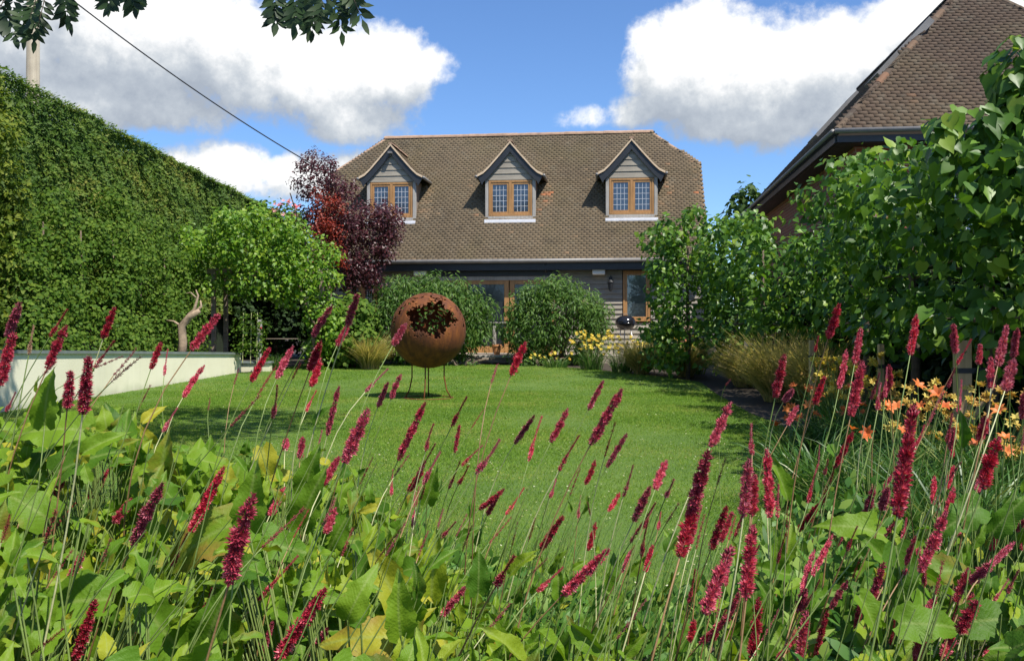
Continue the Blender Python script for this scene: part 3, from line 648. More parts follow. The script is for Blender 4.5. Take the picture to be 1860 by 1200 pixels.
# ---- dormers
HALF = [(0, 6.95), (.34, 6.55), (.66, 6.19), (.84, 6.02), (1.02, 5.93)]
for dx in DORM:
    D_ = bpy.data.objects.new('dormer', None); C.objects.link(D_); D_.parent = H; D_.location = (dx, 1.16, 0)
    b_ = MB(); b_.box(-.77, .77, .06, 2.2, 4.5, 5.86); b_.add([(-.77, .06, 5.86), (.77, .06, 5.86), (0, .06, 6.80), (-.77, 2, 5.86), (.77, 2, 5.86), (0, 2, 6.8)], [(0, 1, 2), (0, 2, 5, 3), (1, 4, 5, 2)])
    b_.build('cheek', MAT['board2'], D_)
    for sx_ in (-.79, .69): MB().box(sx_, sx_+.10, -.02, .10, 4.56, 5.80).build('corner_post', MAT['post'], D_, bevel=.008)
    bb = MB(); z = 5.79
    for hgt in (.20, .19, .19, .19, .2):
        def hw(zz): return max(.0, (6.80-zz)/(6.80-5.79)*.80)
        w0, w1 = min(hw(z), .80), hw(z+hgt)
        bb.add([(-w0, -.03, z), (w0, -.03, z), (w1, -.008, z+hgt), (-w1, -.008, z+hgt), (-w0, .05, z), (w0, .05, z), (w1, .05, z+hgt), (-w1, .05, z+hgt)], [(0, 1, 2, 3), (0, 4, 5, 1), (3, 2, 6, 7)])
        z += hgt-.004
    bb.build('gable_boards', MAT['board'], D_)
    wd = window(D_, -.68, .68, 4.66, 5.775, .045, .085, name='window_frame')
    MB().box(-.80, .80, -.16, .03, 4.50, 4.545).box(-.80, .80, -.17, -.14, 4.44, 4.50).build('lead_flashing', MAT['lead'], D_, bevel=.004)
    MB().box(-.70, .70, -.06, .05, 4.56, 4.655).build('sill', MAT['post'], D_, bevel=.005)
    full = [(-a, b) for a, b in HALF[::-1]]+HALF[1:]
    rf = MB()
    for (a0, b0), (a1, b1) in zip(full[:-1], full[1:]):
        rf.prism([(a0, b0), (a1, b1), (a1, b1-.05), (a0, b0-.05)], -.11, 2.35)
    rf = rf.build('dormer_roof', MAT['slab'], D_)
    for sgn in (1, -1):   # courses of tiles up each small slope
        tl = []
        hp = HALF[::-1]; seglen = [math.hypot(hp[i+1][0]-hp[i][0], hp[i+1][1]-hp[i][1]) for i in range(4)]
        tot = sum(seglen)
        def pt(s_):
            i = 0
            while i < 3 and s_ > seglen[i]: s_ -= seglen[i]; i += 1
            t_ = s_/seglen[i]; a = hp[i]; b = hp[i+1]
            return (a[0]+(b[0]-a[0])*t_, a[1]+(b[1]-a[1])*t_), (b[0]-a[0], b[1]-a[1])
        P_, Y_, N_ = [], [], []
        for k, s_ in enumerate(np.arange(0, tot-.03, .1)):
            (px_, pz_), (vx, vz) = pt(s_)
            for yy in np.arange(-.03+(.08 if k % 2 else 0), 2.25, .165):
                P_.append((sgn*px_, yy, pz_+.015)); Y_.append((sgn*vx, 0, vz)); N_.append((sgn*abs(vz), 0, abs(vx)))
        P_, Y_, N_ = map(np.array, (P_, Y_, N_)); n = len(P_)
        T = Tmpl([(x, y, z) for z in (0, 1) for y in (0, 1) for x in (-.5, .5)], None, [(4, 5, 7, 6), (0, 1, 5, 4), (0, 4, 6, 2), (1, 3, 7, 5)])
        scatter('dormer_tiles', [(T, P_, nrm(Y_)-.1*nrm(N_), N_, np.stack([np.full(n, .161), np.full(n, .155), np.full(n, .014)], 1), rng.beta(2.6, 2.4, n))], MAT['roof'], D_)
    vg = MB(); bg_ = MB()
    for (a0, b0), (a1, b1) in zip(full[:-1], full[1:]):
        vg.prism([(a0, b0+.035), (a1, b1+.035), (a1, b1-.035), (a0, b0-.035)], -.135, -.112)
        bg_.prism([(a0, b0-.036), (a1, b1-.036), (a1*(1 if abs(a1) < .9 else .86), b1-.30), (a0*(1 if abs(a0) < .9 else .86), b0-.30)], -.10, -.065)
    vg.build('verge_mortar', MAT['mortar'], D_); bg_.build('bargeboard', MAT['black'], D_)
    r2 = MB(); half_tiles(r2, (0, -.13, 6.98), (0, 2.1, 6.98), .085); r2.build('ridge_tiles', MAT['ridge'], D_)
    g2 = MB()
    for s_ in (-1, 1): g2.tube([(s_*1.06, -.14, 5.90), (s_*1.06, 1.4, 5.90)], .045, 8)
    g2.build('gutter', MAT['gutter'], D_, smooth=True)
MB().box(-.06, .06, -.25, -.12, 6.66, 6.72).tube([(0, -.18, 6.66), (0, -.14, 6.6), (0, -.09, 6.6)], .012, 6).build('security_lamp', MAT['gutter'], [o for o in bpy.data.objects if o.name == 'dormer'][0])

# ============================================================ BRICK BUILDING
K = thing('brick_building', (5.54, 15.4, 0), 'tall red brick building with a steep hipped tile roof, right edge', 'building', R(-6.6))
KE, KP = 4.5, 1.09; KW, KD = 6.6, 11.3; kz = lambda v: KE+KP*v
MB().box(.38, KW-.38, .38, KD-.3, 0, KE+.25).build('brick_wall', MAT['brick'], K)
MB().add([(.38, KD-.3, KE+.25), (KW-.38, KD-.3, KE+.25), (3.3, KD-.3, kz(3.2)-.1)], [(0, 1, 2)]).build('gable_wall', MAT['brick'], K)
az_ = kz(3.3)
kv = [(0, 0, KE), (KW, 0, KE), (KW, KD, KE), (0, KD, KE), (3.3, 3.3, az_), (3.3, KD, az_)]
kd = [(x, y, z-.1) for x, y, z in kv]
kr = MB().add(kv+kd, [(0, 1, 4), (1, 2, 5, 4), (3, 0, 4, 5), (6, 10, 7), (7, 10, 11, 8), (9, 11, 10, 6), (0, 6, 7, 1), (1, 7, 8, 2), (3, 9, 6, 0), (3, 5, 11, 9), (5, 2, 8, 11)], .4).build('roof', MAT['slab'], K)
s_ = math.hypot(3.3, az_-KE)
tiles('roof_tiles', [(0, 0), (KW, 0), (3.3, s_)], (0, 0, KE), (1, 0, 0), (0, 1, KP), MAT['roof2'], kr)
tiles('roof_tiles', [(-KD, 0), (0, 0), (-3.3, s_), (-KD, s_)], (0, 0, KE), (0, -1, 0), (1, 0, KP), MAT['roof2'], kr)
tiles('roof_tiles', [(0, 0), (KD, 0), (KD, s_), (3.3, s_)], (KW, 0, KE), (0, 1, 0), (-1, 0, KP), MAT['roof2'], kr)
kh = MB()
half_tiles(kh, (0, 0, KE+.02), (3.3, 3.3, az_+.02), .075); half_tiles(kh, (KW, 0, KE+.02), (3.3, 3.3, az_+.02), .075); half_tiles(kh, (3.3, 3.3, az_+.02), (3.3, KD, az_+.02), .11)
kh.build('ridge_tiles', MAT['roof2'], kr)
kg = MB(); kg.tube([(-.05, -.1, KE-.02), (KW+.05, -.1, KE-.02)], .045, 10); kg.tube([(-.08, -.06, KE-.02), (-.08, KD, KE-.02)], .04, 10); kg.build('gutter', MAT['gutter'], K, smooth=True)
kf = MB(); kf.box(.0, KW, -.03, .015, KE-.20, KE-.09).box(-.03, .012, .02, KD, KE-.20, KE-.09).box(.02, KW, .02, .37, KE-.205, KE-.18).box(.02, .37, .38, KD, KE-.205, KE-.18); kf.build('fascia', MAT['black'], K)
kwn = bpy.data.objects.new('window', None); C.objects.link(kwn); kwn.parent = K
window(kwn, 1.55, 2.7, 2.5, 3.68, .38, .07, name='window_frame', framemat='white', leads=False)
MB().box(1.45, 2.8, .33, .385, 3.70, 3.745).build('window_head', MAT['white'], kwn)
# rooflights on the left slope
Ml = lambda along, up: Vector((up*CK, along, KE+up*SK))
CK, SK = 1/math.hypot(1, KP), KP/math.hypot(1, KP)
for a0, u0 in ((1.9, 1.9), (6.3, 1.6)):
    rl = bpy.data.objects.new('rooflight', None); C.objects.link(rl); rl.parent = K
    nd = Vector((-SK, 0, CK)); f = MB()
    def bar(a, b, c, d, h0, h1, mb):
        V = [tuple(Ml(x, y)+nd*h) for h in (h0, h1) for y in (c, d) for x in (a, b)]
        mb.add(V, [(0, 2, 3, 1), (4, 5, 7, 6), (0, 1, 5, 4), (2, 6, 7, 3), (0, 4, 6, 2), (1, 3, 7, 5)])
    bar(a0, a0+.07, u0, u0+1.4, .0, .13, f); bar(a0+.86, a0+.93, u0, u0+1.4, .0, .13, f); bar(a0+.07, a0+.86, u0, u0+.07, .0, .13, f); bar(a0+.07, a0+.86, u0+1.33, u0+1.4, .0, .13, f)
    f.build('rooflight_frame', MAT['gutter'], rl)
    p = MB(); bar(a0+.07, a0+.86, u0+.07, u0+1.33, .08, .1, p); p.build('pane', MAT['glass'], rl)

# ============================================================ UTILITY POLE AND CABLE
up = thing('utility_pole', (-11.15, 21, 0), 'weathered wooden utility pole rising behind the clipped hedge', 'pole')
MB().tube([(0, 0, -.2), (0, 0, 5), (0.02, 0, 9.9)], [.17, .155, .135], 14).build('shaft', MAT['pole'], up, smooth=True)
MB().lathe([(0, 9.98), (.10, 9.97), (.155, 9.90), (.155, 9.86), (.13, 9.86)], 0.02, 0, 14).build('pole_cap', MAT['gutter'], up)
MB().tube([(0.1, -.1, 9.35), (.2, -.18, 9.35), (.2, -.18, 9.5)], .012, 6).build('cable_bracket', MAT['steel'], up)
A = Vector((-10.95, 20.85, 9.35)); Bp = Vector((-5.0, 27.4, 5.55)); pts = []
for i in range(41):
    t = i/40; p = A.lerp(Bp, t); p.z -= .27*4*t*(1-t); pts.append(p)
tag(MB().tube(pts, .017, 6).build('overhead_cable', MAT['wire'], smooth=True), 'thin black overhead cable sloping from the pole to the house', 'cable')
# ============================================================ RUSTED FIRE GLOBE
SX, SY, SR = -1.353, 14.6, .6
G = thing('fire_globe', (SX, SY, 0), 'rusted steel fire globe on a thin rod stand on the lawn', 'sculpture')
nu, nv = 340, 190
th = np.linspace(0, 2*np.pi, nu, endpoint=False); ph = np.linspace(0.02, np.pi-.02, nv)
TH, PH = np.meshgrid(th, ph)
D3 = np.stack([np.sin(PH)*np.sin(TH), -np.sin(PH)*np.cos(TH), np.cos(PH)], -1)
V = D3.reshape(-1, 3)*SR+np.array([0, 0, 1.1])
idx = np.arange(nu*nv).reshape(nv, nu)
Fc = np.stack([idx[:-1], np.roll(idx, -1, 1)[:-1], np.roll(idx, -1, 1)[1:], idx[1:]], -1).reshape(-1, 4)
cc = (V[Fc].mean(1)-np.array([0, 0, 1.1]))/SR
keep = np.ones(len(Fc), bool)
ang = np.arctan2(cc[:, 2]-.22, cc[:, 0]-.14)
jag = 1+.10*np.sin(5*ang+1)+.07*np.sin(11*ang+2)+.06*np.sin(23*ang)+.04*np.sin(41*ang+1)
fr_ = (cc[:, 1] < 0) & (((cc[:, 0]-.14)/(.60*jag))**2+((cc[:, 2]-.30)/(.46*jag))**2 < 1)
keep &= ~fr_
# back opening: leaves cut out, view through to the shrubs
angb = np.arctan2(cc[:, 2]-.25, cc[:, 0]-.1); jb = 1+.15*np.sin(6*angb)+.1*np.sin(13*angb)
keep &= ~((cc[:, 1] > 0) & (((cc[:, 0]-.1)/(.5*jb))**2+((cc[:, 2]-.30)/(.42*jb))**2 < 1) & (np.sin(cc[:, 0]*22+2*np.sin(cc[:, 2]*17))*np.sin(cc[:, 2]*25+cc[:, 0]*9) > .45))
# leaf shaped cut-outs over the upper half
rr = np.random.default_rng(3)
for _ in range(420):
    d = nrm(rr.normal(size=3));
    if d[2] < .05 or d[2] > .97: continue
    if d[1] < 0 and ((d[0]-.14)/.72)**2+((d[2]-.30)/.52)**2 < 1: continue
    a = nrm(np.cross(d, rr.normal(size=3))); b = np.cross(d, a)
    q_ = cc-d; u_, v_ = q_@a, q_@b
    keep &= ~((cc@d > .9) & (np.abs(v_) < .030*(1-(u_/.075)**2)) & (np.abs(u_) < .075))
me = mesh_np('globe_shell', V, Fc[keep], True)
gs = link('globe_shell', me, MAT['rust'], G); so_ = gs.modifiers.new('thick', 'SOLIDIFY'); so_.thickness = .008; so_.offset = -1
# ragged steel leaves standing round the opening
Pn, Yn, Nn = [], [], []
for k in range(120):
    a = rr.uniform(0, 2*np.pi); f = rr.uniform(.9, 1.12); jg = 1+.10*np.sin(5*a+1)+.07*np.sin(11*a+2)
    x = .14+.66*jg*f*math.cos(a); z_ = .30+.46*jg*f*math.sin(a)
    if x*x+z_*z_ > .96 or z_ < -.12: continue
    d = np.array([x, -math.sqrt(max(0, 1-x*x-z_*z_)), z_]); Pn.append(np.array([0, 0, 1.1])+d*(SR+.004)); Nn.append(d); Yn.append(np.cross(d, rr.normal(size=3)))
T_RL = Tmpl([(0, -.5, 0), (-.22, 0, .06), (.22, 0, .06), (0, .5, -.1), (0, 0, .14)], [(0, 4, 1), (0, 2, 4), (1, 4, 3), (4, 2, 3)])
n = len(Pn); scatter('steel_leaves', [(T_RL, np.array(Pn), np.array(Yn), np.array(Nn), rr.uniform(.06, .11, n), rr.random(n))], MAT['rust'], G)
MB().tube([(SR*.93*math.cos(t)*1.0, SR*.93*math.sin(t), 1.1-.20) for t in np.linspace(0, 2*np.pi, 4)[:0]] or [(0, 0, .53), (0, 0, .52)], .05, 8).build('globe_foot', MAT['rust'], G)
for a in (R(200), R(265), R(345), R(95)):
    c_, s_ = math.cos(a), math.sin(a)
    MB().tube([(c_*.27, s_*.27, .585), (c_*.27, s_*.27, .35), (c_*.31, s_*.31, .15), (c_*.39, s_*.39, .012)], .011, 7).build('leg', MAT['rust'], G, smooth=True)
def ring(r, z, rad): return [(r*math.cos(t), r*math.sin(t), z) for t in np.linspace(0, 2*np.pi, 41)]
MB().tube(ring(.40, .014, 0), .011, 7, False).build('base_ring', MAT['rust'], G, smooth=True)
MB().tube(ring(.27, .585, 0), .010, 7, False).build('cradle_ring', MAT['rust'], G, smooth=True)

# ============================================================ KETTLE BARBECUE, TABLE
bx_, by_, _ = at(1136, 575, 25.6)
Q = thing('kettle_barbecue', (bx_, by_, .42), 'black kettle barbecue on the terrace beside the tall window', 'barbecue')
MB().lathe([(0, .68), (.12, .69), (.22, .75), (.28, .86), (.285, .90), (.275, .90)], k=28).build('bowl', MAT['enamel'], Q, smooth=True)
lid = MB().lathe([(.29, .905), (.285, .95), (.24, 1.03), (.14, 1.09), (0, 1.11)], k=28).build('lid', MAT['enamel'], Q, smooth=True)
MB().tube([(-.06, -.02, 1.10), (-.06, -.02, 1.15), (.06, -.02, 1.15), (.06, -.02, 1.10)], .012, 6).build('handle', MAT['board2'], lid)
for a in (R(90), R(210), R(330)): MB().tube([(.16*math.cos(a), .16*math.sin(a), .74), (.29*math.cos(a), .29*math.sin(a), .02)], .013, 7).build('leg', MAT['steel'], Q, smooth=True)
MB().lathe([(0, .30), (.10, .31), (.13, .34), (.12, .34), (0, .32)], k=16).build('ash_pan', MAT['white'], Q, smooth=True)
for s in (-1, 1): MB().tube([(s*.30, .15, .08), (s*.33, .15, .08)], .075, 14).build('wheel', MAT['black'], Q)
tx, ty, _ = at(905, 585, 25.6)
Tb = thing('garden_table', (tx-.2, ty, .42), 'grey timber garden table on the terrace between the two shrubs', 'table')
mt = MB()
for i in range(5): mt.box(-.9, .9, -.40+i*.16, -.25+i*.16, .88, .915)
mt.build('table_top', MAT['post'], Tb, bevel=.004)
for a in (-.78, .1, .78):
    for b in (-.32, .32): MB().box(a-.045, a+.045, b-.045, b+.045, 0, .878).build('leg', MAT['post'], Tb, bevel=.006)
MB().box(-.735, .735, -.345, -.315, .78, .87).box(-.735, .735, .315, .345, .78, .87).build('apron', MAT['post'], Tb)
ltx = at(902, 632, 25.3); Lt = thing('terracotta_pot', (ltx[0], 25.3, .42), 'small terracotta pot on the terrace beneath the garden table', 'pot')
MB().lathe([(0, 0), (.09, 0), (.13, .24), (.145, .24), (.145, .29), (.12, .29), (.11, .2), (0, .2)], k=20).build('pot', simple('terracotta', (.55, .25, .10), .8, .2, 8), Lt, smooth=False)
# slate canopy glimpsed beside the purple tree
cx, cy, cz = at(592, 508, 25.5); U_ = thing('bird_table', (cx, cy, .2), 'grey roofed bird table half hidden under the purple tree', 'bird table')
MB().tube([(0, 0, 0), (0, 0, 1.95)], .035, 8).build('post', MAT['board2'], U_)
MB().box(-.28, .28, -.2, .2, 1.95, 1.98).build('tray', MAT['board2'], U_)
MB().prism([(-.42, 2.22), (0, 2.46), (.42, 2.22), (.42, 2.25), (0, 2.49), (-.42, 2.25)], -.28, .28).build('roof', MAT['coping'], U_)
MB().box(-.25, -.22, -.17, -.14, 1.98, 2.30).box(.22, .25, -.17, -.14, 1.98, 2.30).box(-.25, -.22, .14, .17, 1.98, 2.30).box(.22, .25, .14, .17, 1.98, 2.30).build('support', MAT['board2'], U_)

# ============================================================ HEDGE
hx = -8.6; hy0, hy1, hh_ = 6.0, 33.0, 5.45
hd = thing('conifer_hedge', (hx-.7, 19, 0), 'tall clipped dark green conifer hedge running back towards the house', 'hedge')
def hedge_top(y): return np.interp(y, [6, 14.7, 33], [5.55, 5.50, 5.35])+.02*np.sin(y*2.1)
def hface(y, z): return hx+.04*np.sin(y*1.3+z*.7)+.03*np.sin(y*3.1-z*2.3)-.02*z
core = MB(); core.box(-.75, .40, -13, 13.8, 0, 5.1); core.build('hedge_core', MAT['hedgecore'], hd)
nF = 190000; yy = rng.uniform(hy0, hy1, nF); zz = rng.uniform(.3, 1, nF)**1*hedge_top(yy)
keep = (yy > 9) ; yy, zz = yy[keep], zz[keep]
top = rng.random(len(yy)) < .16
lump = rng.normal(0, .035, len(yy))+.045*np.sin(yy*6.3+2*np.sin(zz*4.1))*np.sin(zz*5.7+yy*1.9)
Pp = np.stack([hface(yy, zz)+lump, yy, zz], 1)
Pp[top, 0] = hx-rng.uniform(-.05, 1.5, top.sum()); Pp[top, 2] = hedge_top(yy[top])+rng.normal(0, .03, top.sum())
O = np.where(top[:, None], np.array([0, 0, 1.]), np.array([1., 0, .1])); n = len(Pp)
N = nrm(O+rdir(n)*.75+np.array([0, -.35, .3])); Y = nrm(O*.5+rdir(n)*.8+np.array([0, 0, .35])); Y -= N*(Y*N).sum(1, keepdims=True)
sz = rng.uniform(.05, .115, n)*np.interp(yy, [10, 30], [.85, 1.5])
rn = np.clip(rng.random(n)*.55+.25+.25*np.sin(yy*.9+zz*1.7)*np.sin(zz*2.9+yy*.35), 0, 1)
scatter('hedge_foliage', [(T_SPRAY, Pp, Y, N, sz, rn)], MAT['hedge'], hd, loc=(hx-.7, 19, 0))

def tree_thing(name, base, label, cat, group=None): return thing(name, tuple(base), label, cat, 0, group)
def trunk(parent, pts, rad, mat='bark', name='trunk'): return MB().tube(pts, rad, 9).build(name, MAT[mat], parent, smooth=True)

# golden conifer at left edge
gc = tree_thing('golden_conifer', (-8.45, 13.9, 0), 'golden green conifer with feathery sprays at the left edge', 'conifer')
trunk(gc, [(0, 0, 0), (0, 0, 4.8)], [.14, .03])
cs, rs = [], []
for z in np.arange(.4, 5.1, .26):
    for k in range(7):
        a = random.uniform(0, 6.28); r = .62*(1-max(0, z-4.2)/1.6); cs.append((r*math.cos(a), r*math.sin(a), z+random.uniform(-.1, .1))); rs.append(random.uniform(.20, .34))
foliage('foliage', cs, rs, 1100, MAT['gold'], T_SPRAY, .13, gc, droop=-.2, face=(0, -.2, .4))

# leafy climber growing against the hedge above the cream wall
cl = tree_thing('climbing_shrub', (-7.7, 17.8, .55), 'broad leaved green shrub against the hedge, above the cream wall', 'shrub')
for k in range(5): trunk(cl, [(random.uniform(-.2, .2), -2.6+k*1.3, -.1), (-.2, -2.5+k*1.3, 1.2), (-.3, -2.4+k*1.35, 2.4)], [.03, .025, .012], name='stem')
cs, rs = [], []
for k in range(190):
    y = random.uniform(-3.9, 3.4); z = random.uniform(0, 1)**1.25*(3.3-.2*abs(y-.6)+.5*math.sin(y*2.3)); cs.append((.35-.28*z+random.uniform(-.15, .15), y, z)); rs.append(random.uniform(.12, .34))
foliage('foliage', cs, rs, 2600, MAT['ivy'], T_ROUND, .062, cl, face=(.25, -.4, .45), jit=.85)

# lime green vine over arbour
ar = thing('timber_arbour', (-6.3, 22.6, .1), 'low timber arbour hidden under the lime green vine', 'arbour')
for x in (-1.15, 1.55):
    for y in (-.05, .9): MB().box(x-.05, x+.05, y-.05, y+.05, 0, 2.42).build('post', MAT['board2'], ar)
MB().box(-1.3, 1.7, -.10, 0, 2.42, 2.54).box(-1.3, 1.7, .85, .95, 2.42, 2.54).build('beam', MAT['board2'], ar)
vn = tree_thing('golden_vine', (-6.3, 22.4, .1), 'lime green leafy vine billowing over the arbour', 'vine')
trunk(vn, [(1.5, -.5, 0), (1.45, -.4, 1.2), (1.0, -.2, 2.3), (0, 0, 2.6)], [.05, .045, .035, .02], name='stem')
cs, rs = [], []
for c in shell_pts((0, 0, 2.95), (1.75, 1.2, .85), 150, -.55): cs.append(c); rs.append(random.uniform(.24, .42))
for c in shell_pts((-.2, -.2, 3.3), (1.1, .9, .70), 60, -.1): cs.append(c); rs.append(random.uniform(.2, .36))
for k in range(34): cs.append((1.55+random.uniform(-.35, .45), -.6+random.uniform(-.3, .3), random.uniform(.5, 2.6))); rs.append(random.uniform(.2, .32))
for k in range(44): cs.append((random.uniform(-1.7, 1.4), -1.05+random.uniform(-.15, .1), random.uniform(2.05, 2.5))); rs.append(random.uniform(.16, .26))
for k in range(14): cs.append((-1.8+random.uniform(-.3, .3), -.2+random.uniform(-.3, .3), random.uniform(1.7, 2.7))); rs.append(random.uniform(.2, .3))
cs, rs = [], []
for px, py, r, k in [(350, 470, 28, 8), (400, 432, 40, 14), (450, 425, 40, 14), (500, 445, 45, 16), (548, 462, 42, 14), (590, 492, 24, 8), (430, 485, 40, 14), (500, 498, 42, 16), (560, 515, 36, 14), (585, 560, 26, 11), (592, 610, 26, 11), (575, 640, 20, 6),
                     (345, 432, 18, 4), (405, 392, 16, 4), (465, 398, 20, 5), (375, 515, 16, 4), (525, 420, 18, 4), (440, 528, 14, 3), (520, 538, 20, 5), (335, 500, 12, 3), (600, 455, 14, 3)]:
    for _ in range(k*2):
        a_ = random.uniform(0, 6.28); q_ = r*math.sqrt(random.random()); p_ = at(px+q_*math.cos(a_), py+q_*math.sin(a_), 22.3+random.uniform(-.8, .8)); cs.append((p_[0]+6.3, p_[1]-22.4, p_[2]-.1)); rs.append(random.uniform(.10, .34))
foliage('foliage', cs, [r*.8 for r in rs], 900, MAT['vine'], T_HEART, .088, vn, face=(.2, -.5, .6), jit=.75)
# gnarled trunk on the raised bed
x, y, z = at(328, 632, 19.5)
gn = thing('gnarled_tree', (x, 19.5, .5), 'gnarled bare old trunk with a broken fork above the cream wall', 'tree stump')
trunk(gn, [(0, 0, -.1), (.05, 0, .35), (.02, .02, .7), (.20, 0, .90), (.42, -.05, 1.02)], [.11, .09, .085, .075, .055], 'palebark')
trunk(gn, [(.05, .02, .72), (.20, 0, .95), (.30, 0, 1.05), (.38, 0, 1.35), (.33, 0, 1.48)], [.06, .045, .035, .022, .010], 'palebark', 'branch')
trunk(gn, [(.34, 0, 1.3), (.22, 0, 1.42), (.10, 0, 1.40)], [.018, .012, .005], 'palebark', 'branch')
trunk(gn, [(.3, -.02, .97), (.45, 0, 1.12), (.43, 0, 1.25)], [.04, .03, .012], 'palebark', 'branch')
trunk(gn, [(.02, .02, .68), (-.15, 0, .80), (-.3, 0, .82)], [.035, .02, .008], 'palebark', 'branch')
# small climber on canes with red rose
x, y, _ = at(455, 640, 20.6)
cn = thing('cane_climber', (x, 20.6, .45), 'sparse climbing plant tied to thin canes at the wall end', 'plant')
for dx in (-.18, 0, .14): MB().tube([(dx, 0, -.1), (dx+.02, 0, 1.05)], .009, 6).build('cane', MAT['palestem'], cn)
foliage('foliage', [(random.uniform(-.35, .3), random.uniform(-.1, .1), random.uniform(.05, .95)) for _ in range(34)], [random.uniform(.08, .15) for _ in range(34)], 1500, MAT['ivy'], T_ROUND, .055, cn)
x, y, _ = at(472, 650, 21.2)
rs_ = thing('rose_post', (x, 21.2, .1), 'pale grey square post with wire at the end of the low wall', 'post')
MB().box(-.045, .045, -.045, .045, -.1, 1.25).build('post', MAT['post'], rs_, bevel=.006)
MB().box(.045, .9, -.008, .008, .80, .815).build('rail', MAT['board2'], rs_)
def blossom(P, size, mat, name, parent, petals=6, up=.4, cup=.6, per=1):
    for k in range(0, len(P), per): blossom1(P[k:k+per], size, mat, name, parent, petals, up, cup)
def blossom1(P, size, mat, name, parent, petals=6, up=.4, cup=.6):
    """trumpet flowers of several petals merged into one mesh"""
    T_P = Tmpl([(0, 0, 0), (-.22, .5, .12), (.22, .5, .12), (-.12, .85, .05), (.12, .85, .05), (0, 1.05, -.1)], [(3, 4, 5)], [(0, 2, 1, 0)][:0]+[(1, 2, 4, 3)])
    T_P.F.append(np.array([(0, 2, 1)]))
    gs = []
    for p in P:
        ax = nrm(np.array([random.uniform(-.7, .7), random.uniform(-1, .1), up+random.random()*.6])); a = nrm(np.cross(ax, rdir(1)[0])); b = np.cross(ax, a)
        t = np.arange(petals)*2*np.pi/petals+random.random(); rad = np.cos(t)[:, None]*a+np.sin(t)[:, None]*b
        Y = nrm(rad+ax*cup); N = nrm(ax-rad*cup*.6)
        gs.append((T_P, np.tile(np.array(p), (petals, 1)), Y, N, np.full(petals, size*random.uniform(.8, 1.15)), np.clip(random.random()+rng.normal(0, .1, petals), 0, 1)))
    return scatter(name, gs, mat, parent)
x, y, z = at(473, 598, 21.0)
rf_ = thing('red_rose', (x, 21.05, .1), 'single red rose bloom on a thin stem in front of the dark arbour', 'rose')
MB().tube([(0, 0, 0), (.03, 0, .6), (0, 0, z-.1)], .008, 6).build('stem', MAT['stem'], rf_)
blossom([(0, 0, z-.1), (.01, 0, z-.08), (0, -.02, z-.09)], .07, MAT['rose'], 'bloom', rf_, 7, per=3)
foliage('leaves', [(.02, 0, .3), (0, 0, .7), (.03, 0, .9)], [.1, .1, .08], 1500, MAT['ivy'], T_ROUND, .06, rf_)

# two added shrubs, leaves coloured dark for the arbour's shade, plus the round tree
for i, (px, Y_, w_, top_, lab) in enumerate([(395, 29, 2.2, 3.6, 'added shrub, leaves darkened for the shade behind the arbour opening'), (500, 28.5, 1.8, 3.4, 'added shrub, leaves darkened for shade, between the arbour and the purple tree'), (500, 31.5, 1.4, 5.55, 'dark rounded tree at the far end of the tall hedge')]):
    x, _, _ = at(px, 600, Y_); t_ = tree_thing('shade_shrub' if i < 2 else 'round_tree', (x, Y_, .2), lab, 'shrub' if i < 2 else 'tree'); trunk(t_, [(0, 0, -.2), (0, 0, top_*.7)], [.12, .04])
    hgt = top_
    cs = shell_pts((0, 0, hgt*.5), (w_, 1.0, hgt*.5), 110); foliage('foliage', cs, [random.uniform(.3, .5) for _ in cs], 300, MAT['shadeleaf'] if i < 2 else MAT['hedge'], T_ROUND, .14, t_)
x, y, z = at(522, 362, 30); rr_ = tree_thing('rambling_rose', (x, 30.2, .2), 'rambling rose with pink blooms peeping over the hedge end', 'rose')
trunk(rr_, [(0, 0, 0), (.1, 0, 2), (0, 0, 4.6)], [.05, .04, .02])
cs = shell_pts((0, 0, 4.3), (.9, .6, .75), 30); foliage('foliage', cs, [.28]*len(cs), 400, MAT['ivy'], T_ROUND, .12, rr_)
blossom([(random.uniform(-.5, .6), -.6, 4.95+random.uniform(-.3, .25)) for _ in range(22)], .10, MAT['pink'], 'bloom', rr_, 6)

# ============================================================ PURPLE TREE
pt_ = tree_thing('purple_smoke_tree', (-4.85, 24.2, .18), 'dark purple leaved tree with a red patch, in front of the left dormer', 'tree')
trunk(pt_, [(0, 0, -.1), (.05, 0, 1.2), (-.1, 0, 2.4), (-.5, 0, 3.8)], [.12, .10, .07, .03])
trunk(pt_, [(.03, 0, 1.1), (.6, .1, 2.0), (1.1, 0, 2.8)], [.07, .05, .02], name='branch')
trunk(pt_, [(0, 0, 1.8), (-.6, 0, 3.0), (-1.1, 0, 4.6)], [.06, .04, .015], name='branch')
def P_at(px, py, Y): a = at(px, py, Y); return (a[0]+4.85, a[1]-24.2, a[2]-.18)
blob = [(548, 300, 14, 2), (575, 312, 24, 4), (600, 302, 10, 2), (558, 340, 22, 4), (588, 355, 34, 8), (620, 345, 22, 5), (575, 400, 34, 8), (615, 400, 42, 12), (655, 395, 38, 10), (690, 410, 28, 7), (640, 445, 42, 12), (680, 440, 30, 8), (600, 450, 30, 6), (650, 480, 36, 10), (620, 500, 30, 8), (690, 462, 16, 3), (655, 515, 25, 4), (705, 400, 20, 6), (712, 425, 14, 4), (690, 385, 18, 5), (670, 500, 22, 6), (700, 460, 16, 4), (640, 420, 40, 10), (540, 330, 12, 2), (570, 285, 6, 1), (605, 325, 14, 3)]
cs, rs = [], []
for px, py, r, k in blob:
    for _ in range(k*2):
        a = random.uniform(0, 6.28); q_ = r*math.sqrt(random.random())*.9; cs.append(P_at(px+q_*math.cos(a), py+q_*math.sin(a)*.9, 24.2+random.uniform(-.7, .7))); rs.append(random.uniform(.10, .26))
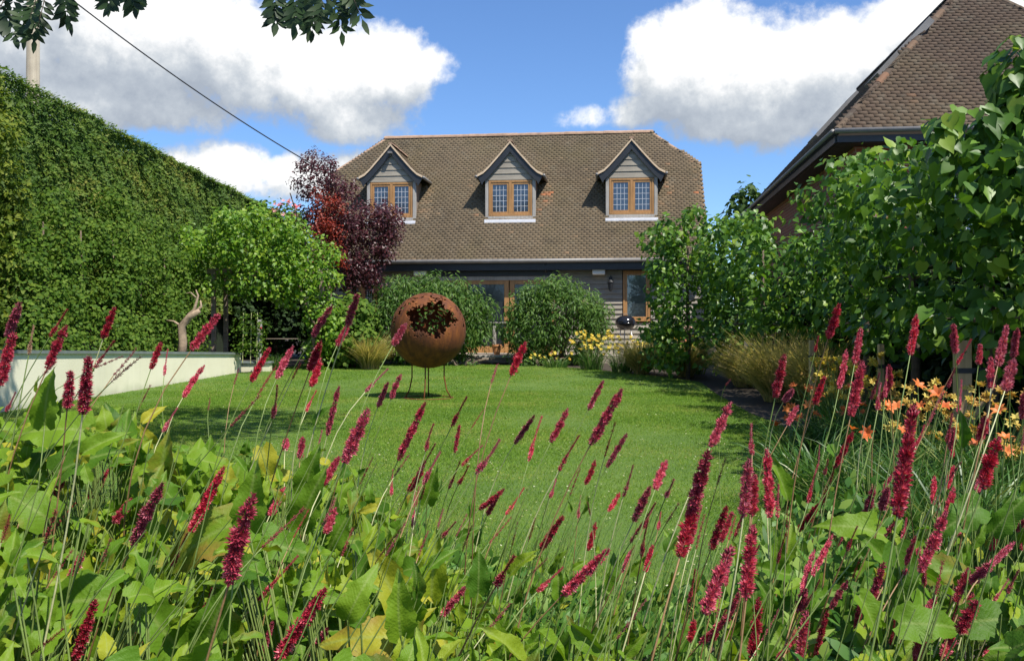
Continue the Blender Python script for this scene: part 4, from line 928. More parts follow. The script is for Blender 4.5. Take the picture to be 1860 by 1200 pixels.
foliage('purple_foliage', cs, rs, 1500, MAT['purple'], T_KITE, .085, pt_, face=(.1, -.4, .5), jit=.8)
cs, rs = [], []
for px, py, r, k in [(590, 362, 20, 8), (612, 375, 16, 6), (585, 400, 22, 9), (605, 425, 22, 7), (595, 460, 22, 8), (615, 468, 14, 5), (575, 425, 12, 4)]:
    for _ in range(k*2):
        a = random.uniform(0, 6.28); q_ = r*math.sqrt(random.random()); cs.append(P_at(px+q_*math.cos(a), py+q_*math.sin(a), 23.5+random.uniform(-.3, .2))); rs.append(random.uniform(.08, .18))
foliage('red_foliage', cs, rs, 1500, MAT['red'], T_KITE, .075, pt_, face=(.1, -.4, .5), jit=.8)

# ============================================================ SHRUBS BEFORE THE HOUSE
def shrub(name, c, r, n, lab, mat, T, size, per, base=None, rad=(.2, .36), droop=.9, extra=(), jit=.5):
    t_ = tree_thing(name, (c[0], c[1], .15), lab, 'shrub')
    for k in range(5):
        a = random.uniform(0, 6.28); trunk(t_, [(.1*math.cos(a), .1*math.sin(a), -.1), (.4*r[0]*math.cos(a), .3*r[1]*math.sin(a), c[2]), (.7*r[0]*math.cos(a), .5*r[1]*math.sin(a), c[2]+.4*r[2])], [.04, .03, .012], name='stem')
    cs = [p-np.array([0, 0, .15]) for p in shell_pts((0, 0, c[2]), r, n, -.95)]+[np.array(e) for e in extra]
    cs = [p for p in cs if p[2] > min(.12, c[2]*.3)] or [np.array((0, 0, .1))]
    foliage('foliage', cs, [random.uniform(*rad) for _ in cs], per, mat, T, size, t_, droop=droop, face=(.15, -.5, .5), zmin=0, jit=jit)
    return t_
shrub('willowy_shrub', (-2.25, 24.1, 1.38), (1.95, .95, 1.30), 290, 'large willowy leaved green shrub behind the rusted globe', MAT['shrub'], T_LANCE, .135, 1150, rad=(.16, .3), jit=.8)
shrub('willowy_shrub', (1.18, 24.1, 1.24), (1.58, .95, 1.25), 240, 'rounded willowy leaved green shrub centred before the weatherboarded wall', MAT['shrub'], T_LANCE, .135, 1150, rad=(.16, .3), jit=.8)
shrub('leafy_shrub', (-4.0, 22.9, .95), (.85, .8, .95), 90, 'mid green round leaved shrub between the arbour and the globe', MAT['ivy'], T_ROUND, .11, 800)
shrub('terrace_shrub', (4.35, 24.4, .75), (.85, .6, .6), 60, 'small pale leaved shrub on the terrace under the tall window', MAT['shrub'], T_KITE, .10, 800)

# ============================================================ GRASS TUFTS AND FLOWER PLANTS
def ribbons(name, n, base_r, hgt, spread, wid, mat, parent, seg=5, droop=.7, dirb=(0, 0), hvar=.35, rndb=0):
    """arching narrow blades merged into one mesh"""
    a = rng.uniform(0, 2*np.pi, n); r0 = base_r*np.sqrt(rng.random(n)); L_ = hgt*rng.uniform(1-hvar, 1+hvar*.5, n)
    ox, oy = r0*np.cos(a), r0*np.sin(a); a2 = a+rng.normal(0, .6, n); out = spread*rng.uniform(.2, 1.1, n)
    t = np.linspace(0, 1, seg)[None]
    X = ox[:, None]+(np.cos(a2)*out)[:, None]*t**1.6*hgt+dirb[0]*t**2*hgt; Y = oy[:, None]+(np.sin(a2)*out)[:, None]*t**1.6*hgt+dirb[1]*t**2*hgt
    Z = L_[:, None]*(t-droop*rng.uniform(.3, 1, n)[:, None]*t**3*.6)
    sa = rng.uniform(0, np.pi, n); w_ = (wid*rng.uniform(.6, 1.2, n))[:, None]*(1-.85*t**2)
    dx, dy = np.cos(sa)[:, None]*w_*.5, np.sin(sa)[:, None]*w_*.5
    A = np.stack([X-dx, Y-dy, Z], -1); B_ = np.stack([X+dx, Y+dy, Z], -1)
    V = np.stack([A, B_], 2).reshape(-1, 3); b0 = (np.arange(n)*seg*2)[:, None]; j = np.arange(seg-1)[None]*2
    Fq = np.stack([b0+j, b0+j+1, b0+j+3, b0+j+2], -1).reshape(-1, 4)
    rn = np.clip(rng.random(n)*.9+rndb, 0, 1)
    me = mesh_np(name, V, Fq, False, {'rnd': np.repeat(rn, seg*2)}); return link(name, me, mat, parent)
def stipa(px, Y_, h_, sp, n, lab, seeds=.5, dirb=(.1, -.15), br=.16):
    x = at(px, 600, Y_)[0]; t_ = thing('feather_grass', (x, Y_, float(gz(x, Y_))), lab, 'ornamental grass', group=None)
    ribbons('blades', n, br, h_, sp, .0035*(1+Y_/14), MAT['stipa'], t_, dirb=dirb, droop=1.0)
    ribbons('seed_plumes', int(n*seeds), br, h_*1.15, sp*1.15, .008*(1+Y_/18), MAT['stipa'], t_, dirb=dirb, rndb=.55, hvar=.5)
    return t_
stipa(672, 22.2, .82, .55, 1300, 'feathery pale green grass tuft left of the rusted globe', br=.2)
stipa(1165, 20.6, .80, .9, 1500, 'feathery grass tuft among yellow flowers below the barbecue')
stipa(1245, 19.6, .80, .9, 1500, 'feathery grass tuft in shade at the far right bed corner')
stipa(1425, 14.0, .95, .75, 4200, 'large tawny feather grass mound at the lawn edge', .8, br=.3)
stipa(1505, 12.6, .95, .75, 3600, 'tawny feather grass mound behind the crimson spikes, right bed', .8, br=.25)
stipa(1350, 17.0, .75, .9, 1400, 'smaller tawny grass tuft behind the large feather grass mound', .8)
def flowers(name, px, Y_, h_, nstem, nfl, size, fmat, lab, cat='flower', spread=.3, strap=160, fr=(.55, 1.0), lean=(0, 0), petals=6):
    x = at(px, 600, Y_)[0]; t_ = thing(name, (x, Y_, float(gz(x, Y_))), lab, cat)
    ribbons('strap_leaves', strap, spread*.6, h_*.75, .75, .016, MAT['strap'], t_, seg=6, droop=1)
    pts = []; st_ = MB()
    for k in range(nstem):
        a = random.uniform(0, 6.28); r = spread*math.sqrt(random.random()); bx0, by0 = .4*r*math.cos(a), .4*r*math.sin(a)
        hx_, hy_, hz_ = 1.4*r*math.cos(a)+lean[0], 1.4*r*math.sin(a)+lean[1], h_*random.uniform(*fr)
        st_.tube([(bx0, by0, 0), ((bx0+hx_)/2-.02, (by0+hy_)/2, hz_*.6), (hx_, hy_, hz_)], [.004, .0035, .0025], 5, False)
        for q_ in range(max(1, nfl)): kk = .35 if size < .05 else 1; pts.append((hx_+random.uniform(-.04, .04)*nfl**.5*kk, hy_+random.uniform(-.04, .04)*kk, hz_-random.uniform(0, .05)*nfl**.5*kk))
    st_.build('stems', MAT['stem'], t_); blossom(pts, size, fmat, 'bloom', t_, petals, per=max(1, nfl) if size < .05 or nstem*nfl > 60 else 1); return t_
Yl, Og = MAT['yellow'], MAT['orange']
flowers('yellow_daylily', 1075, 22.0, .95, 30, 2, .065, Yl, 'bright yellow daylily clump, leftmost on the far bed', spread=.42)
flowers('yellow_daylily', 1010, 22.9, .40, 14, 1, .06, Yl, 'low scatter of yellow daylilies at the foot of the central shrub', spread=.5)
flowers('yellow_daylily', 1130, 21.2, .85, 30, 2, .06, Yl, 'yellow daylily clump left of the shaded feather grass', spread=.4)
flowers('yellow_daylily', 1258, 20.5, .9, 26, 1, .075, Yl, 'sparse yellow daylily clump under the leafy tree row end', spread=.45)
flowers('yellow_daylily', 1205, 22.3, .9, 26, 1, .065, Yl, 'yellow daylily clump nearest the barbecue', spread=.4)
flowers('pale_rose', 1253, 21.2, 1.15, 3, 3, .10, MAT['pink'], 'pale pink roses in the shade under the tree row end', 'rose', spread=.12, strap=20)
flowers('montbretia', 1540, 8.6, .85, 44, 4, .042, Yl, 'yellow montbretia clump left of the tall crimson spikes, right bed', spread=.24, strap=240)
flowers('montbretia', 1505, 9.8, .8, 36, 4, .042, MAT['goldp'], 'golden montbretia clump beside the tawny grass mound', spread=.25, strap=200)
flowers('montbretia', 1612, 8.2, .92, 10, 6, .035, Yl, 'yellow button flowered montbretia in the shade under the trees', spread=.10, strap=120)
flowers('montbretia', 1690, 5.7, .80, 38, 4, .032, MAT['goldp'], 'golden montbretia clump left of the wooden stake', spread=.26, strap=260)
flowers('montbretia', 1800, 5.2, .78, 36, 4, .032, MAT['goldp'], 'golden montbretia clump right of the wooden stake', spread=.26, strap=260)
flowers('orange_daylily', 1592, 4.6, .62, 6, 1, .042, Og, 'orange daylilies low at the left of the right bed', spread=.13, strap=150, fr=(.88, 1.0))
flowers('orange_daylily', 1655, 4.8, .72, 6, 1, .042, Og, 'orange daylilies behind the thickest crimson spike', spread=.12, strap=150, fr=(.9, 1.0))
flowers('orange_daylily', 1692, 5.3, .78, 2, 1, .065, Og, 'single red orange daylily left of the wooden stake', spread=.06, strap=90, fr=(.95, 1.0))
flowers('orange_daylily', 1440, 7.5, .62, 5, 2, .06, Og, 'small orange daylilies at the edge of the shaded lawn', spread=.15, strap=90)
flowers('orange_daylily', 1835, 4.2, .75, 4, 1, .045, Og, 'orange daylilies at the right edge of the bed', spread=.15, strap=120)
flowers('bronze_montbretia', 1500, 7.6, .66, 16, 3, .035, MAT['orange'], 'rusty orange montbretia below the tawny grass mound', spread=.25, strap=160)
flowers('pink_flowers', 640, 23.2, .42, 10, 2, .05, MAT['pink'], 'small pink flowers beside the pale grass tuft', spread=.12, strap=30)
flowers('pink_flowers', 590, 23.4, .22, 16, 2, .045, MAT['pink'], 'low pink flowers along the stone path edging', spread=.4, strap=40)
for px, Y_, h_, lab in [(1480, 5.6, .62, 'dark strap leaved clump on the shaded lawn edge'), (1560, 5.0, .6, 'dark strap leaved clump under the orange daylilies'), (1680, 4.9, .62, 'strap leaved clump below the wooden stake'), (1800, 5.0, .72, 'strap leaved clump right of the stake base'), (1760, 4.0, .66, 'fine strap leaved clump low in the right bed'), (1850, 5.6, .8, 'tall strap leaved clump at the right edge'), (500, 22.0, .55, 'arching strap leaved clump by the low wall stub'), (1640, 6.4, .7, 'strap leaved clump under the leafy trees'), (1560, 7.2, .66, 'strap leaved clump between the montbretias')]:
    x = at(px, 600, Y_)[0]; t_ = thing('strap_leaf_plant', (x, Y_, float(gz(x, Y_))), lab, 'plant'); ribbons('strap_leaves', 330, .20, h_, .75, .013, MAT['strap'], t_, seg=7, droop=1.1)
x = at(985, 668, 23.4)[0]
shrub('edging_plant', (x, 23.5, .18), (.9, .3, .18), 40, 'low green edging plants at the foot of the central shrub', MAT['shrub'], T_KITE, .07, 1500, rad=(.1, .18))
x = at(840, 660, 23.6)[0]
shrub('edging_plant', (x, 23.7, .14), (.9, .25, .14), 30, 'low green edging plants before the timber step', MAT['shrub'], T_KITE, .07, 1500, rad=(.08, .15))

# ============================================================ PLEACHED TREE ROW
row = lambda Y_: 2.45+.116*Y_
spec = [(6.4, 2.42, -.2, .8, 'heart leaved tree nearest the camera, tied to the wooden stake'),
        (8.5, 2.75, -.35, .65, 'heart leaved tree second from the front of the row'),
        (10.7, 3.15, -.5, .6, 'heart leaved tree third from the front, under the brick gable'),
        (12.9, 2.48, -.55, .7, 'heart leaved tree in the middle of the row'),
        (15.1, 2.88, .0, 1.0, 'heart leaved tree third from the house end of the row'),
        (17.0, 3.12, .2, 1.1, 'heart leaved tree second from the house end of the row'),
        (19.0, 3.4, .95, 1.5, 'heart leaved tree at the house end of the row')]
for i, (Y_, top_, shx, fat, lab) in enumerate(spec):
    X_ = row(Y_)-shx; g0 = float(gz(X_, Y_))
    t_ = thing('heart_leaf_tree', (X_, Y_, g0), lab, 'tree', group='row of heart leaved trees on the right')
    trunk(t_, [(0, 0, -.1), (.02, 0, .9), (-.01, .02, 1.6), (0, 0, top_*.85)], [.05, .042, .035, .015])
    for s_ in (-1, 1):
        for z_ in (1.15, 1.6, 2.05): trunk(t_, [(0, 0, z_), (.05, s_*.5, z_+.05), (.0, s_*.95, z_+.02)], [.022, .016, .006], name='branch')
    cs, rs = [], []
    low = .98 if i < 5 else .8 if i == 5 else .3
    for _ in range(150 if i < 3 else 110 if i < 5 else 150 if i == 5 else 260):
        y = random.uniform(-1.12, 1.12); z = random.uniform(low, top_-.12+.10*math.sin(3*y+i)); hz_ = max(0, (z-low)/(top_-low)); x_ = random.choice([-1, -1, 1, random.uniform(-1, 1)])*random.uniform(.15, .55)*fat*(.35+1.0*hz_ if i < 6 else 1)
        if i < 6 and hz_ < .5 and random.random() < (.45 if i < 3 else .35): continue
        cs.append((x_, y, z)); rs.append(random.uniform(.09, .22))
    for _ in range(9):   # free shoots above the clipped line
        y = random.uniform(-1.1, 1.1); z0 = top_-.1
        for q_ in range(3): cs.append((random.uniform(-.2, .2), y, z0+q_*.08)); rs.append(.10)
    foliage('crown', cs, rs, 560, MAT['heart'], T_HEART, .095 if i < 3 else .105, t_, droop=.9, face=(-.15, -.45, .45), outw=.6, jit=.75)
# extra leafy top of the nearest tree reaching the right edge
nb = [o for o in bpy.data.objects if o.name == 'heart_leaf_tree'][0]
cs = []
for px, py in [(1850, 110), (1840, 150), (1855, 190), (1835, 215), (1790, 240), (1850, 250), (1815, 275), (1760, 260), (1730, 235), (1850, 310), (1800, 330), (1860, 150), (1870, 200), (1880, 120), (1880, 260), (1700, 265), (1870, 90), (1835, 130), (1845, 170), (1825, 240), (1780, 225), (1865, 230), (1870, 280), (1840, 280)]:
    a = at(px, py, 5.9); cs.append((a[0]-nb.location.x, a[1]-6.4, a[2]))
foliage('crown_shoots', cs, [.14]*len(cs), 900, MAT['heart'], T_HEART, .12, nb, droop=1.3, face=(-.3, -.5, .2))
for k, (px, py) in enumerate([(1850, 100), (1790, 235), (1845, 200)]):
    a = at(px, py, 5.9); trunk(nb, [(0, 0, 1.7), ((a[0]-nb.location.x)*.5, -.25, 2.0), (a[0]-nb.location.x, -.5, a[2])], [.014, .010, .004], name='shoot')
dk = thing('shade_backing', (5.6, 11, 0), 'added dark hedge standing for the deep shade behind the heart leaved trees', 'hedge')  # added backing, coloured dark in place of the shade behind the trunks
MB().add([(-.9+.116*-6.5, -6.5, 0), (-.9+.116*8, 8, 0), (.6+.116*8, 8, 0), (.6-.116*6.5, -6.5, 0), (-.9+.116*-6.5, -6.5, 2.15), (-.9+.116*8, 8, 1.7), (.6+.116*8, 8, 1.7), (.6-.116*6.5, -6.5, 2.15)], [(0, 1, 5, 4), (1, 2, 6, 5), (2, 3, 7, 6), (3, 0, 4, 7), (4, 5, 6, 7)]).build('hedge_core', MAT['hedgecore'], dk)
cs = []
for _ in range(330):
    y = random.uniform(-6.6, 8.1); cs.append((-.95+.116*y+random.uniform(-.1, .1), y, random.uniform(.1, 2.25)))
foliage('foliage', cs, [random.uniform(.2, .35) for _ in cs], 420, MAT['shadeleaf'], T_ROUND, .10, dk)
# low hanging leaves near the stake
cs = [(at(px, py, 5.7)-np.array([nb.location.x, 6.4, 0])) for px, py in [(1745, 590), (1775, 575), (1790, 560), (1700, 560)]]
foliage('hanging_leaves', cs, [.05]*4, 1800, MAT['heart'], T_HEART, .11, nb, droop=1.2, face=(-.1, -.8, .3))
for px, Y_, top_, w_, lab in [(1748, 6.1, 618, .045, 'square wooden tree stake with a black rubber tie'), (1474, 11.2, 618, .028, 'pale wooden tree stake beyond the montbretia'), (1600, 8.3, 625, .025, 'shaded wooden tree stake among the crimson spikes')]:
    a = at(px, top_, Y_); sk = thing('tree_stake', (a[0], Y_, 0), lab, 'stake')
    MB().box(-w_, w_, -w_, w_, -.2, a[2]).build('stake', MAT['stake'], sk, bevel=.006)
    zt_ = a[2]-.22
    MB().box(-w_-.006, w_+.006, -w_-.006, w_+.006, zt_, zt_+.035).build('tie', MAT['black'], sk)
    MB().box(w_+.007, w_+.16, -.008, .008, zt_, zt_+.034).build('tie_strap', MAT['black'], sk)
br = thing('stake_brace', (at(1748, 600, 6.2)[0]+.15, 6.2, 0), 'slanting wooden brace leaning behind the stake', 'brace')
MB().tube([(-.3, .05, .0), (.02, .04, .62), (.12, .04, .82)], .022, 6).build('brace', MAT['stake'], br)

# ============================================================ ASH TREE OVERHEAD (crown above the frame)
ash = tree_thing('ash_tree', (-6.2, 6.4, 0), 'ash tree with feathered leaves hanging into the top of the view', 'tree')
def AL(p): return (p[0]+6.2, p[1]-6.4, p[2])
trunk(ash, [(0, 0, -.1), (.1, 0, 2.5), (.4, .1, 4.5), (1.2, .2, 6.2), (2.0, .3, 7.6)], [.26, .21, .17, .12, .05])
for tgt in [(3.2, .5, 7.0), (5.2, .8, 6.6), (4.6, 2.2, 7.2), (2.6, -1.0, 6.8), (.8, 1.6, 7.5), (-.8, 1.8, 7)]:
    trunk(ash, [(.35, .1, 4.3), (tgt[0]*.55, tgt[1]*.5, 5.8), tgt], [.09, .06, .015], name='branch')
cs = [c-np.array([-6.2, 6.4, 0]) for c in shell_pts((-2.1, 7.4, 7.0), (3.1, 2.3, 1.5), 170)]+[c-np.array([-6.2, 6.4, 0]) for c in shell_pts((-5.6, 8.3, 7.0), (2.2, 2.3, 1.6), 80)]
foliage('crown', cs, [random.uniform(.35, .55) for _ in cs], 190, MAT['ash'], T_LANCE, .22, ash, face=(0, 0, .6))
cs = [c-np.array([-6.2, 6.4, 0]) for c in shell_pts((-1.9, 3.4, 4.75), (2.3, .9, .5), 60)]  # clumps added out of view to shade the hanging leaves
foliage('crown', cs, [random.uniform(.3, .45) for _ in cs], 220, MAT['ash'], T_LANCE, .16, ash, face=(0, 0, .6))
trunk(ash, [(.3, 0, 3.9), (2.0, -1.6, 4.5), (4.6, -3.0, 4.8)], [.09, .06, .02], name='branch')
trunk(ash, [(.2, 0, 3.2), (1.6, -.9, 3.55), (3.2, -1.5, 3.3), (4.6, -1.75, 3.08), (5.1, -1.8, 2.98)], [.06, .04, .025, .012, .005], name='low_branch')
gs = []
sprays = [(15, -20, .34), (35, -10, .30), (62, -5, .34), (85, -18, .30), (108, -20, .22), (30, -35, .3), (75, -30, .3), (5, 0, .3), (120, -28, .2), (178, -45, .22), (208, -32, .20), (228, -35, .20), (250, -28, .20), (192, -40, .2),
          (500, -30, .26), (515, -15, .28), (538, -25, .26), (560, -22, .3), (578, -28, .34), (592, -20, .30), (610, -25, .32), (628, -35, .3), (645, -40, .28), (550, -35, .3), (525, -32, .3), (598, -38, .34), (570, -10, .26)]
for i, (px, py, L_) in enumerate(sprays):
    Yd = 4.55+random.uniform(-.25, .3); a = np.array(AL(at(px, py, Yd))); d0 = nrm(np.array([random.uniform(-.5, .5), random.uniform(-.3, .3), -1.0])); L2 = L_*random.uniform(.55, .75)
    side = nrm(np.cross(d0, np.array([random.uniform(-.3, .3), 1, 0]))); stem = [tuple(a+d0*L2*t) for t in (0, .5, 1)]
    trunk(ash, stem, [.0028, .0022, .0015], name='leaf_stalk') if i % 3 == 0 else None
    P_, Y_, N_ = [], [], []
    for k in range(5):
        t = .28+.15*k
        for s_ in (-1, 1): P_.append(a+d0*L2*t); Y_.append(nrm(side*s_+d0*.75+rdir(1)[0]*.15)); N_.append(np.cross(side, d0)+rdir(1)[0]*.45)
    P_.append(a+d0*L2); Y_.append(d0); N_.append(np.cross(side, d0))
    n = len(P_); gs.append((T_LANCE, np.array(P_), np.array(Y_), np.array(N_), np.stack([np.full(n, .125), rng.uniform(.065, .095, n), np.full(n, .06)], 1), rng.random(n)))
scatter('hanging_leaves', gs, MAT['ash'], ash)

shade_tree = tree_thing('ash_tree', (7.2, 3.4, 0), 'ash tree added out of view at right, to dapple the lawn edge with shade', 'tree')  # unseen tree, added to throw shade on the lawn edge
trunk(shade_tree, [(0, 0, -.1), (0, .1, 3), (-.4, .6, 5.0), (-1.4, 2.0, 6.4)], [.22, .18, .13, .05])
cs = [c-np.array([7.2, 3.4, 0]) for c in shell_pts((5.6, 5.2, 6.3), (.9, 2.3, .7), 26)]
foliage('crown', cs, [random.uniform(.22, .4) for _ in cs], 300, MAT['ash'], T_LANCE, .2, shade_tree, face=(0, 0, .6))

# ============================================================ FAR TREES
ft = tree_thing('far_tree', (12.7, 45, .2), 'distant round tree peeping past the far end of the brick building', 'tree')
trunk(ft, [(0, 0, -.2), (0, 0, 6.5)], [.3, .1]); cs = shell_pts((0, 0, 6.4), (2.0, 1.8, 1.9), 60); foliage('crown', cs, [random.uniform(.4, .7) for _ in cs], 60, MAT['fartree'], T_ROUND, .3, ft)
cs = [np.array((x_+random.uniform(-2, 2), 95+random.uniform(-4, 4), random.uniform(.5, 5.2))) for x_ in np.arange(-110, 110, 1.1)]
tag(foliage('far_woodland', cs, [random.uniform(1.6, 3) for _ in cs], 9, MAT['fartree'], T_ROUND, 1.3, None), 'far belt of woodland beyond the garden', 'woodland', kind='stuff')
# ============================================================ BISTORT (foreground crimson spikes)
def floret_tmpl(petals=5, open_=.7):
    V = [(0, 0, 0)]; T = []
    for i in range(petals):
        a = 2*math.pi*i/petals; b = a+math.pi/petals*.85; c_ = a-math.pi/petals*.85
        V += [(math.cos(c_)*.30, .55, math.sin(c_)*.30), (math.cos(b)*.30, .55, math.sin(b)*.30), (math.cos(a)*.34*(1+open_*.6), 1.0, math.sin(a)*.34*(1+open_*.6))]
        k = 1+3*i; T += [(0, k, k+1), (k, k+2, k+1)]
    return Tmpl(V, T)
T_FL = floret_tmpl(); T_BUD = Tmpl([(0, 0, 0), (-.3, .5, 0), (0, .5, .3), (.3, .5, 0), (0, .5, -.3), (0, 1, 0)], [(0, 1, 2), (0, 2, 3), (0, 3, 4), (0, 4, 1), (5, 2, 1), (5, 3, 2), (5, 4, 3), (5, 1, 4)])
def spike_mesh(kind, seed):
    """unit spike: length 1 along z from the base; radius profile in units of max radius 1 scaled later"""
    r_ = np.random.default_rng(seed)
    n = {'F': 230, 'S': 160, 'B': 80}[kind]
    t = np.sort(r_.random(n)); ga = np.arange(n)*2.39996+r_.normal(0, .3, n)
    bend = r_.uniform(-.05, .05)
    if kind == 'F': rad = np.interp(t, [0, .06, .5, .8, .93, 1], [.55, .95, 1, .85, .55, .25])*r_.uniform(.82, 1.15, n)
    elif kind == 'S': rad = np.interp(t, [0, .08, .28, .45, .6, 1], [.6, 1, .95, .62, .42, .18])*r_.uniform(.85, 1.1, n)
    else: rad = np.interp(t, [0, .3, 1], [.75, 1, .35])*r_.uniform(.8, 1.2, n)
    gaps = np.sin(t*r_.uniform(20, 30)+r_.random()*6) if kind == 'F' else np.zeros(n)
    rad = rad*(1+.13*gaps)
    return t, ga, rad, bend
PRO = {}
def proto(kind, v, L_, R_):
    t, ga, rad, bend = spike_mesh(kind, hash((kind == 'F', kind == 'S')) % 97+v*13)
    key = (kind, v)
    if key in PRO: return PRO[key]
    # real size in metres: L_, R_
    z = t*L_; bx = bend*L_*np.sin(t*2.6)
    core = .16*R_
    d = np.stack([np.cos(ga), np.sin(ga), np.zeros_like(ga)], 1)
    P_ = np.stack([bx, np.zeros_like(z), z], 1)+d*core
    elong = rad*R_-core
    tip = t > (.86 if kind == 'F' else .5 if kind == 'S' else -1)
    up = np.where(tip, .9, .28)[:, None]
    Y_ = nrm(d+np.array([0, 0, 1])*up); N_ = np.tile(np.array([0, 0, 1.]), (len(t), 1))+rng.normal(0, .1, (len(t), 3))
    g_ = []; o_ = ~tip
    rn = np.clip(rng.random(len(t))*.75+.15-.2*(t-.5), 0, 1)
    if o_.any():
        s = np.maximum(elong[o_], .0035)*np.ones((3, 1)); s = s.T.copy()*rng.uniform(.7, 1.15, o_.sum())[:, None]; s[:, 0] *= .85; s[:, 2] *= .85
        g_.append((T_FL, P_[o_], Y_[o_], N_[o_], s, rn[o_]))
    if tip.any():
        s = np.maximum(elong[tip]*1.15, .0028)*np.ones((3, 1)); s = s.T.copy(); s[:, 1] = np.maximum(s[:, 1]*1.25, .0045); s[:, 0] *= .7; s[:, 2] *= .7
        g_.append((T_BUD, P_[tip], Y_[tip], N_[tip], s, np.clip(rn[tip]*.7, 0, 1)))
    # central rachis
    k = 5; zz = np.linspace(0, L_, 6); V = []
    for q_ in zz:
        for j in range(k): V.append((bend*L_*math.sin(q_/L_*2.6)+core*1.2*math.cos(6.283*j/k), core*1.2*math.sin(6.283*j/k), q_))
    T_R = Tmpl(V, None, [(i*k+j, i*k+(j+1) % k, (i+1)*k+(j+1) % k, (i+1)*k+j) for i in range(5) for j in range(k)])
    g_.append((T_R, np.zeros((1, 3)), np.array([[0, 1., 0]]), np.array([[0, 0, 1.]]), np.ones(1), np.array([.1])))
    o = scatter('flower_spike', g_, None); me = o.data; bpy.data.objects.remove(o)
    me.materials.append(MAT['floret' if kind in 'FS' else 'bud']); PRO[key] = (me, L_, R_); return PRO[key]
DRY = None
